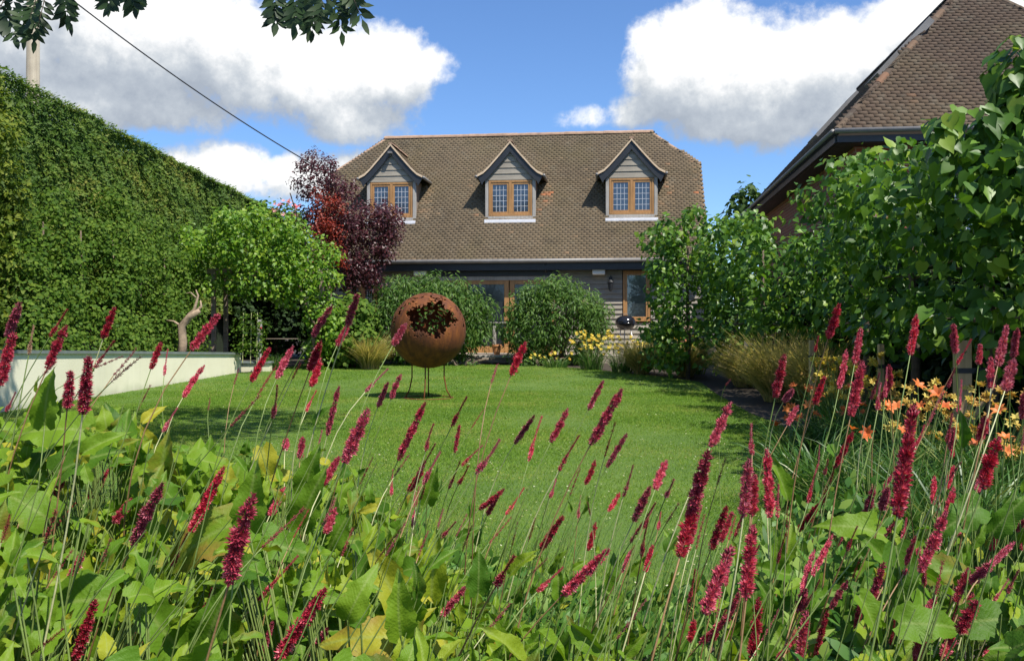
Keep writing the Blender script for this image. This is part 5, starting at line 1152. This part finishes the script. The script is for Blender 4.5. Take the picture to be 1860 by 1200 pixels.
# (xbase, ybase, xtip, ytip, width px, kind) read off the photograph
SP = [(14,612,36,551,20,'F'),(0,700,26,606,24,'F'),(52,645,62,592,9,'D'),(90,612,122,562,10,'S'),(85,670,122,592,19,'F'),(187,616,208,558,15,'F'),(78,680,100,656,8,'B'),
(122,742,128,675,22,'F'),(150,752,160,650,28,'F'),(172,668,207,620,10,'S'),(172,668,222,647,6,'B'),(206,682,246,634,7,'B'),(202,694,255,650,8,'B'),(10,748,27,712,9,'S'),(274,670,292,622,14,'F'),
(298,683,305,635,7,'S'),(347,636,398,572,19,'F'),(332,722,372,665,12,'F'),(258,730,273,700,5,'B'),(378,745,381,723,4,'B'),(295,785,322,742,9,'S'),
(425,698,433,670,5,'B'),(456,693,490,633,15,'F'),(502,688,532,630,15,'F'),(468,718,500,668,7,'B'),(495,760,502,700,11,'S'),(530,690,545,660,6,'B'),(568,612,604,557,15,'F'),(630,592,650,535,16,'F'),(612,628,632,590,14,'F'),
(563,672,582,622,18,'F'),(565,702,582,650,16,'F'),(556,747,575,710,8,'S'),(663,712,705,670,9,'S'),(713,628,738,588,15,'F'),(594,791,616,703,13,'F'),(545,833,550,795,14,'F'),(518,815,521,797,14,'F'),(686,740,705,695,11,'F'),
(710,725,730,680,12,'F'),(625,840,668,744,27,'F'),(723,836,772,732,17,'F'),(773,820,789,770,10,'S'),(418,775,470,720,8,'B'),(587,880,615,830,18,'F'),(585,955,608,905,9,'B'),(653,880,676,832,5,'B'),(711,900,715,852,8,'S'),(716,865,742,828,6,'B'),
(820,775,848,722,11,'S'),(826,822,835,772,9,'F'),(768,880,800,822,12,'S'),(756,920,761,885,6,'B'),(815,887,835,838,8,'S'),(832,880,850,845,9,'S'),(864,860,906,797,15,'S'),(855,780,878,745,4,'B'),(795,960,806,925,6,'B'),
(892,697,903,662,7,'B'),(928,682,955,622,17,'F'),(870,925,915,887,12,'F'),(885,935,905,900,11,'F'),(935,805,970,755,12,'F'),(960,838,985,757,10,'S'),(1000,803,1030,742,15,'F'),(1068,745,1096,692,12,'F'),(1072,808,1128,708,21,'F'),
(1102,848,1138,788,12,'F'),(1015,855,1052,792,11,'S'),(1063,880,1080,835,11,'F'),(1035,900,1053,852,5,'B'),(1105,928,1125,895,10,'F'),(1050,942,1056,900,7,'S'),(1072,935,1067,912,5,'B'),(1068,1000,1082,948,12,'F'),(1020,1082,1105,998,23,'F'),
(975,1075,1022,1030,12,'S'),(1145,985,1190,915,9,'S'),(1165,1012,1178,945,10,'S'),(1195,962,1200,930,8,'S'),(1130,1040,1145,1000,10,'F'),(1172,1038,1185,990,13,'F'),(1210,950,1232,915,6,'B'),(1235,1010,1262,915,32,'F'),(1254,935,1286,820,31,'F'),(1290,812,1328,730,20,'F'),
(900,1065,935,1010,19,'S'),(800,1120,845,1065,16,'F'),(880,1150,925,1095,9,'B'),(1120,1160,1172,1090,8,'B'),(650,1195,685,1150,6,'B'),
(88,928,125,842,16,'F'),(158,908,198,852,13,'F'),(240,990,295,880,24,'F'),(345,965,406,850,22,'F'),(415,1062,465,900,38,'F'),(475,995,550,925,10,'B'),(468,1090,540,1010,12,'S'),(500,1200,590,1070,29,'F'),(560,1190,595,1140,16,'F'),(135,1200,172,1090,25,'F'),(45,1195,115,1140,10,'B'),
(312,1030,340,970,11,'S'),(185,1020,200,980,8,'B'),(378,1000,388,965,7,'B'),(255,1170,290,1110,6,'B'),(2,985,16,935,10,'B'),(80,990,100,930,11,'B'),
(1366,826,1366,770,13,'S'),(1408,722,1425,645,19,'F'),(1424,728,1440,708,14,'F'),(1430,772,1450,737,12,'F'),(1504,615,1524,553,17,'F'),(1480,640,1487,610,7,'S'),(1350,940,1362,835,25,'F'),(1366,938,1372,862,22,'F'),(1398,940,1392,818,22,'F'),(1412,940,1415,880,11,'S'),
(1428,974,1430,922,5,'B'),(1450,965,1485,915,14,'F'),(1290,1000,1320,920,18,'F'),(1280,1115,1330,995,32,'F'),(1355,1090,1368,955,30,'F'),(1364,1195,1376,1085,22,'F'),(1270,1170,1330,1112,15,'F'),(1455,1075,1480,1000,12,'F'),(1475,1045,1512,972,14,'F'),(1452,1198,1465,1110,24,'F'),(1480,1195,1502,1110,14,'F'),
(1410,1198,1445,1155,13,'F'),(1508,1105,1540,1055,13,'F'),(1580,1098,1605,1022,18,'F'),(1630,938,1660,740,34,'F'),(1515,850,1548,785,14,'F'),(1497,862,1503,835,8,'S'),(1487,845,1488,808,4,'B'),(1552,662,1563,597,15,'F'),(1545,755,1566,658,22,'F'),(1653,645,1665,573,16,'F'),(1735,642,1732,590,15,'F'),
(1594,745,1601,695,11,'S'),(1617,705,1614,663,12,'F'),(1607,722,1611,668,9,'S'),(1777,662,1780,625,13,'F'),(1800,705,1800,650,15,'F'),(1812,665,1828,592,18,'F'),(1840,650,1848,598,15,'F'),(1825,710,1842,655,22,'F'),(1857,760,1860,715,14,'F'),(1720,805,1728,752,12,'S'),(1740,752,1745,690,9,'S'),(1778,800,1790,755,18,'F'),
(1785,888,1818,795,27,'F'),(1775,892,1778,870,14,'F'),(1695,915,1697,865,12,'F'),(1724,870,1745,840,8,'B'),(1670,1040,1718,930,23,'F'),(1762,1058,1800,1025,20,'F'),(1795,1030,1842,985,15,'F'),(1742,1150,1775,1092,28,'F'),(1712,1195,1745,1135,22,'F'),(1660,1200,1678,1155,24,'F'),(1792,1200,1796,1175,16,'F'),(1638,1175,1640,1130,6,'B'),
(1700,1080,1712,1020,10,'B'),(1845,965,1862,942,10,'F'),(1180,1190,1215,1150,6,'B'),(1318,700,1326,690,4,'B'),(96,1050,130,1000,7,'B'),(700,1010,735,950,7,'B'),(620,1010,640,960,7,'B'),(985,1000,1005,955,6,'B'),(760,1010,778,965,6,'B'),(840,1000,858,955,6,'B'),(930,990,940,950,5,'B')]
RAD = {'F': .0118, 'S': .0078, 'B': .0042, 'D': .006}
_r = random.Random(21)
for _ in range(104):   # smaller spikes filling the stand, in the density the photograph shows
    if _ < 34: x_, y_ = _r.uniform(1130, 1860), _r.uniform(880, 1190)
    elif _ < 48: x_, y_ = _r.uniform(1440, 1860), _r.uniform(660, 900)
    elif _ < 66: x_, y_ = _r.uniform(560, 1100), _r.uniform(760, 1060)
    elif _ < 90: x_, y_ = _r.uniform(1250, 1860), _r.uniform(930, 1195)
    else: x_, y_ = _r.uniform(30, 700), _r.uniform(820, 1190)
    L_ = _r.uniform(35, 75); an = _r.gauss(.30 if x_ > 1200 else .5, .16); k_ = _r.choice('FFSSB'); SP.append((x_, y_, x_+L_*math.sin(an), y_-L_*math.cos(an), {'F': _r.uniform(11, 19), 'S': _r.uniform(8, 11), 'B': _r.uniform(4.5, 7)}[k_], k_))
PL = [((-.95, 1.55), 'bistort clump at the far left edge with rust blotched leaves and two thick twin spikes'),
      ((-.48, 1.25), 'bistort clump low at the left with broad yellow green leaves and a fat pink spike'),
      ((-.22, 1.55), 'bistort clump low left of centre with tall pointed leaves'),
      ((.02, 1.45), 'bistort clump at the bottom centre with upright pale leaves'),
      ((-1.65, 2.6), 'bistort clump before the cream wall with spikes against its left end'),
      ((-1.15, 2.7), 'bistort clump with slender spikes crossing the sunlit cream wall'),
      ((-.72, 2.6), 'bistort clump with leaning spikes below the lime green vine'),
      ((-.30, 2.7), 'bistort clump with leaning spikes just below the rusted globe'),
      ((.10, 2.8), 'bistort clump of thin stems leaning over the middle of the lawn'),
      ((.42, 1.9), 'bistort clump at the bottom right of centre with one large leaning spike'),
      ((.55, 1.25), 'bistort clump at the bottom right with thick deep crimson spikes'),
      ((.75, 2.1), 'bistort clump with three packed crimson spikes on the shaded lawn edge'),
      ((.80, 1.45), 'bistort clump at lower right with big dark green drooping leaves'),
      ((1.15, 2.2), 'bistort clump bearing the thickest tallest spike, right bed'),
      ((1.40, 2.9), 'bistort clump in front of the wooden stake, far right bed'),
      ((.98, 3.1), 'bistort clump with spikes rising to the dark tree shade, right bed')]
plants = [thing('bistort_plant', (x, y, 0), lab, 'flowering plant', group='crimson bistort clumps in the foreground') for (x, y), lab in PL]
pc = np.array([p for p, _ in PL])
sroots = {}
def bez(p0, p1, p2, p3, n=12):
    return [tuple((1-t)**3*p0+3*(1-t)**2*t*p1+3*(1-t)*t*t*p2+t**3*p3) for t in np.linspace(0, 1, n)]
extraleaf = []
random.seed(8)
for i, (xb, yb, xt, yt, wpx, kind) in enumerate(SP):
    Z = F*2*RAD[kind]/wpx; Z = min(max(Z, 1.0), 3.7)
    if kind in 'BD' and yb > 950: Z = min(Z, 1.9)
    if yb > 1000: Z = min(Z, 1.75)
    if xb > 1400 and yb < 800: Z = max(Z, 2.0)
    Pb = at(xb, yb, Z); Pt = at(xt, yt, Z+random.uniform(-.03, .05)*Z)
    ax = nrm(Pt-Pb); Ln = np.linalg.norm(Pt-Pb)
    lean = Pb[2]*random.uniform(.25, .5)
    root = np.array([Pb[0]-ax[0]*lean*1.1-random.uniform(0, .05), Pb[1]+random.uniform(-.10, .16), 0])
    j = int(np.argmin(((pc-root[:2])**2).sum(1)-0*pc[:, 0])); pl = plants[j]; off = np.array([pc[j][0], pc[j][1], 0.])
    p0 = root; p3 = Pb; p2 = Pb-ax*.38*Pb[2]; p1 = root+np.array([0, 0, .35*Pb[2]])
    pts = [np.array(q_)-off for q_ in bez(p0, p1, p2, p3)]
    rs_ = np.interp(np.linspace(0, 1, len(pts)), [0, 1], [.0026, .0013])*(1 if kind != 'B' else .75)
    st_ = MB().tube(pts, list(rs_), 6, False)
    o = st_.build('flower_stem', MAT[random.choice(['stem', 'stem', 'palestem', 'redstem'])], pl, smooth=True)
    pk = 'F' if kind == 'F' else 'S' if kind in 'SD' else 'B'
    v = random.randrange(5 if pk == 'F' else 3)
    me, L0, R0 = proto(pk, v, {'F': .105, 'S': .085, 'B': .06}[pk], {'F': .0118, 'S': .0088, 'B': .0042}[pk])
    if kind == 'D':
        me = me.copy(); me.materials.clear(); me.materials.append(MAT['dried'])
    w_m = wpx/F*Z/2
    s = bpy.data.objects.new('flower_spike', me); C.objects.link(s); s.parent = o
    s.rotation_mode = 'QUATERNION'; qd = Vector(ax).to_track_quat('Z', 'Y'); s.rotation_quaternion = qd @ Matrix.Rotation(random.uniform(0, 6.28), 3, 'Z').to_quaternion()
    s.location = tuple(Pb-off); sc_ = w_m/R0*.95; s.scale = (sc_, sc_, Ln/L0*1.02)
    # narrow stem leaves at a node
    if random.random() < .75:
        q_ = pts[random.randrange(4, 9)]; extraleaf.append((j, np.array(q_)+off, ax))

# ---- leaves
def bleaf(bend, fold, wav, seed, narrow=1.0, heart=1.0):
    r_ = np.random.default_rng(seed); ny, nx = 16, 3; tw = r_.normal(0, .12)
    ts = np.linspace(0, 1, ny); V = []; uv = []
    for t in ts:
        wdt = np.interp(t, [0, .06, .18, .35, .6, .8, .92, 1], [.10*heart, .21*heart, .285, .28, .20, .11, .045, .002])*narrow
        yy_ = t-(.0 if t > .1 else 0); zc = -bend*t*t; ycur = t-bend*bend*t**3*.33
        for k in range(-nx, nx+1):
            u = k/nx; back = -.09*heart*abs(u)**1.5 if t < .1 else 0
            z = zc+fold*abs(u)*wdt+wav*abs(u)*math.sin(t*14+seed+(2 if u > 0 else 0))
            ee = 1+(.09*math.sin(t*37+seed*2+(1 if u > 0 else 4))+.05*math.sin(t*71+seed))*abs(u)**3; V.append((u*wdt*ee+tw*t*t*.6, ycur+back, z+tw*u*t*.35+.008*math.sin(t*23+u*7+seed))); uv.append((u*wdt, t))
    m_ = 2*nx+1; Q_ = [(i*m_+j, i*m_+j+1, (i+1)*m_+j+1, (i+1)*m_+j) for i in range(ny-1) for j in range(m_-1)]
    return Tmpl(V, None, Q_, np.array(uv))
BL = [bleaf(.30, .35, .04, 1), bleaf(.60, .25, .05, 2), bleaf(.12, .5, .035, 3, .85), bleaf(.85, .3, .045, 4, 1.0), bleaf(.45, .12, .06, 5, 1.0, 1.2), bleaf(.25, .7, .03, 6, .7, .6)]
ytop = lambda px: np.interp(px, [-100, 0, 200, 330, 450, 560, 650, 750, 850, 950, 1050, 1150, 1250, 1350, 1450, 1550, 1650, 1750, 1860, 2000], [735, 740, 765, 800, 810, 830, 860, 950, 1050, 1120, 1160, 1180, 1165, 1090, 1015, 985, 960, 935, 900, 890])
zfar = lambda px: np.interp(px, [-100, 300, 600, 900, 1100, 1300, 1500, 1900], [2.9, 2.9, 2.8, 2.3, 1.9, 1.9, 2.4, 2.7])
acc = {j: [[] for _ in BL] for j in range(len(PL))}
stalks = {j: MB() for j in range(len(PL))}
def add_leaf(tip_or_base, Y_, N_, size, rnd, rn2, ti, j=None, stalk=True):
    if j is None: j = int(np.argmin(((pc-tip_or_base[:2])**2).sum(1)))
    acc[j][ti].append((tip_or_base, Y_, N_, size, rnd, rn2))
    if stalk:
        off = np.array([pc[j][0], pc[j][1], 0.]); b = tip_or_base-off; rt = np.array([b[0]*.45, b[1]*.45, 0.])
        stalks[j].tube([tuple(rt), tuple((rt+b)/2+np.array([0, 0, .06])), tuple(b)], [.0025, .002, .0015], 4, False)
cnt = 0
SPX = []
for (xb, yb, xt, yt, wpx, kind) in SP:
    Zs_ = min(max(F*2*RAD[kind]/wpx, 1.0), 3.7); SPX.append((xb, yb, xt, yt, wpx, min(Zs_, 1.75) if yb > 1000 else Zs_))
SPX = np.array(SPX, float)
def blocks(p, size):
    """would this leaf hide one of the measured spikes?"""
    px = 930+p[0]/p[1]*F; py = 600-(p[2]-EYE)/p[1]*F; r = size*F/p[1]*.42
    a = SPX[:, :2]; b = SPX[:, 2:4]; ab = b-a; t = np.clip((((px, py)-a)*ab).sum(1)/np.maximum((ab**2).sum(1), 1), 0, 1)
    d = np.hypot(*(np.array((px, py))-a-ab*t[:, None]).T)
    return bool(((d < r+SPX[:, 4]*.5) & (p[1] < SPX[:, 5]+.05)).any())
while cnt < 3000:
    Z = random.uniform(.88, 3.0)
    px = random.uniform(-140, 2000); zf = zfar(px)
    if Z > zf: continue
    if random.random() > (Z/3.0)**.35*1.0: continue
    dens = np.interp(px, [0, 800, 950, 1100, 1250, 1380, 1900], [1, .95, .8, .6, .5, .5, .6])
    if random.random() > dens: continue
    Hf = EYE-(ytop(px)-600)/F*zf; Ht = np.interp(Z, [.9, min(1.5, zf), zf], [.70, .5*(.73+Hf) if zf > 1.6 else Hf, Hf])
    lay = random.random()**1.6
    z = Ht*(1-.55*lay)-.02+random.uniform(-.03, .05)
    if z < .06: continue
    X = (px-930)/F*Z
    base = np.array([X, Z, z])
    a = random.gauss(-.6, 1.7); pitch = random.gauss(.05, .55)
    Y_ = np.array([math.sin(a)*math.cos(pitch)+.18, -math.cos(a)*math.cos(pitch)*.9, math.sin(pitch)])
    N_ = nrm(np.array([random.gauss(.15, .6), random.gauss(-.45, .5), .8]))
    if random.random() < .22: Y_ = np.array([random.gauss(.25, .35), random.gauss(-.1, .3), 1.0]); N_ = nrm(np.array([random.gauss(.2, .5), -1.0, .25]))
    big = random.random(); size = (.045+.095*big**1.7)*np.interp(Z, [.9, 3], [.92, 1.15])
    if 820 < px < 1300: size *= .68
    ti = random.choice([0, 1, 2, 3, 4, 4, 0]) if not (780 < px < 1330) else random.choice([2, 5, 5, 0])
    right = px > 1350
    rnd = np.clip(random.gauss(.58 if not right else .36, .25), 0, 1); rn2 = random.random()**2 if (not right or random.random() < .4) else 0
    if Y_[2] < 0 or True: base = base-nrm(Y_)*size*.35
    if blocks(base+nrm(Y_)*size*.45, size): cnt += .25; continue
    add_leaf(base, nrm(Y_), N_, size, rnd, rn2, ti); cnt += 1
# standout leaves seen in the photograph: px, py of the middle, depth, direction in the picture (dx,dy), length px, rusty
for px, py, Z, dx, dy, lpx, rust, ti, rnd in [(750, 0, 0, 0, 0, 0, 0, 0, 0)][:0]+[(285, 860, 1.75, .05, 1, 175, .95, 2, .75), (340, 985, 1.35, -.9, -.35, 200, .98, 1, .6), (75, 770, 1.8, -1, .2, 160, .6, 4, .6), (80, 650+70, 2.1, .1, 1, 110, .2, 2, .55),
        (215, 1010, 1.4, -1, -.15, 170, .9, 4, .7), (500, 985, 1.5, 1, .0, 160, .5, 4, .35), (270, 1120, 1.15, -.6, .8, 190, .1, 2, .4), (450, 900, 1.6, .05, 1, 130, .2, 2, .5), (560, 900, 1.7, .3, 1, 140, .3, 2, .45),
        (700, 1060, 1.3, -.5, .85, 170, .75, 2, .95), (785, 1030, 1.35, .05, 1, 150, .2, 5, .85), (650, 1150, 1.1, -1, .2, 160, .95, 4, .98), (720, 1100, 1.2, -.1, 1, 120, .3, 2, .7), (780, 880, 2.0, .15, 1, 80, .1, 2, .45),
        (1600, 1010, 1.4, -.6, .6, 110, .5, 2, .35), (1640, 1060, 1.3, .1, -1, 150, .1, 0, .1), (1560, 950, 1.7, -.9, .45, 130, .4, 1, .6), (1740, 940, 1.6, -.8, -.3, 120, .6, 4, .15), (1830, 930, 1.6, .5, .9, 100, .2, 2, .2), (1420, 870, 2.2, -.3, .9, 95, .1, 5, .5),
        (1740, 1030, 1.4, 1, .25, 120, .95, 1, .4), (1830, 1120, 1.2, .8, .2, 150, .1, 4, .15), (1590, 1130, 1.2, .5, -.9, 120, .3, 2, .5), (870, 1040, 1.6, .05, 1, 80, .1, 0, .1), (905, 1150, 1.3, .2, 1, 90, .2, 2, .4), (110, 1090, 1.2, -1, .05, 190, .3, 0, .45), (560, 850, 2.0, .2, 1, 110, .2, 2, .4),
        (1410, 1000, 1.5, -.1, .9, 80, .1, 2, .45), (1700, 1130, 1.15, .9, .1, 140, .2, 4, .45), (150, 830, 1.7, .9, .5, 150, .2, 0, .15), (30, 900, 1.5, -.6, .6, 150, .7, 4, .5), (390, 1110, 1.1, .3, .95, 170, .2, 2, .3)]:
    p = at(px, py, Z); Y_ = nrm(np.array([dx, -.25, dy])); size = lpx/F*Z*1.0
    if blocks(p, size*.8): Z = min(Z+.45, 2.6); p = at(px, py, Z); size = lpx/F*Z*.9
    N_ = nrm(np.array([.15, -.75, .6]))
    add_leaf(p-Y_*size*.5, Y_, N_, size, rnd, rust, ti)
for j, p, ax in extraleaf:
    Y_ = nrm(ax*np.array([1, 1, 1])+rdir(1)[0]*.55+np.array([0, 0, .2])); add_leaf(p, Y_, nrm(np.array([random.gauss(0, .5), -.7, .5])), random.uniform(.05, .11), random.random()*.8, random.random()**2, 5, j, False)
# leafy shoots leaning with the wind between the spikes
for k in range(330):
    px = random.uniform(-60, 1900); Z = random.uniform(1.1, 3.3); X = (px-930)/F*Z
    zt_ = EYE-(np.interp(px, [0, 500, 800, 1100, 1300, 1500, 1900], [700, 760, 850, 930, 960, 850, 780])+random.uniform(0, 330)-600)/F*Z
    if zt_ < .15: continue
    tip = np.array([X, Z, zt_]); ax = nrm(np.array([random.gauss(.42 if px < 1250 else .18, .18), random.gauss(0, .15), 1.0]))
    root = np.array([X-ax[0]*zt_*.75, Z+random.uniform(-.1, .1), 0])
    j = int(np.argmin(((pc-root[:2])**2).sum(1))); off = np.array([pc[j][0], pc[j][1], 0.])
    pts = bez(root-off, root-off+np.array([0, 0, .4*zt_]), tip-off-ax*.35*zt_, tip-off, 8); stalks[j].tube(pts, list(np.linspace(.0022, .0008, 8)), 5, False)
    for m_ in range(random.randrange(1, 4)):
        q_ = np.array(pts[random.randrange(3, 8)])+off; Yl_ = nrm(ax+rdir(1)[0]*.6); sz_ = random.uniform(.035, .085)
        if not blocks(q_+Yl_*sz_*.4, sz_): add_leaf(q_, Yl_, nrm(np.array([random.gauss(.2, .5), -.7, .5])), sz_, np.clip(random.gauss(.5, .25), 0, 1), random.random()**2, 5, j, False)
for j, pl in enumerate(plants):
    gs = []
    off = (pc[j][0], pc[j][1], 0)
    for ti, L_ in enumerate(acc[j]):
        if not L_: continue
        gs.append((BL[ti], np.array([l[0] for l in L_]), np.array([l[1] for l in L_]), np.array([l[2] for l in L_]), np.array([l[3] for l in L_]), np.array([l[4] for l in L_]), np.array([l[5] for l in L_])))
    if gs: scatter('foliage', gs, MAT['bleaf'], pl, smooth=True, loc=off)
    if len(stalks[j].V) > 400: stalks[j].build('leaf_stalks', MAT['stem'], pl, smooth=True)
# fine weeds and thin grass stems between the clumps
n = 5200; pxs = rng.uniform(760, 1600, n); Zs = rng.uniform(1.5, 3.5, n)
x = (pxs-930)/F*Zs; hmax = np.interp(pxs, [700, 900, 1100, 1300, 1450, 1600], [.45, .22, .10, .14, .5, .55])
P3 = np.stack([x, Zs, rng.random(n)**.8*hmax], 1)
Y = nrm(rdir(n)*np.array([.8, .8, .6])+np.array([.25, 0, .7])); N = nrm(rdir(n)*.6+np.array([0, -.6, .5]))
tag(scatter('undergrowth', [(T_LANCE, P3, Y, N, np.stack([rng.uniform(.05, .12, n), rng.uniform(.035, .085, n), rng.uniform(.03, .05, n)], 1), rng.random(n))], leafmat('weed_leaves', [(0, (.045, .13, .018)), (.6, (.11, .24, .03)), (1, (.24, .34, .06))], .35, .5)), 'fine leafy undergrowth between the bistort clumps', 'undergrowth', kind='stuff')
tt = thing('meadow_grass', (0.1, 2.7, 0), 'thin green grass stems leaning between the bistort spikes', 'grass'); tt['kind'] = 'stuff'
o = ribbons('grass_stems', 420, 1.25, .62, .25, .003, MAT['strap'], tt, seg=6, droop=.4, dirb=(.3, 0))
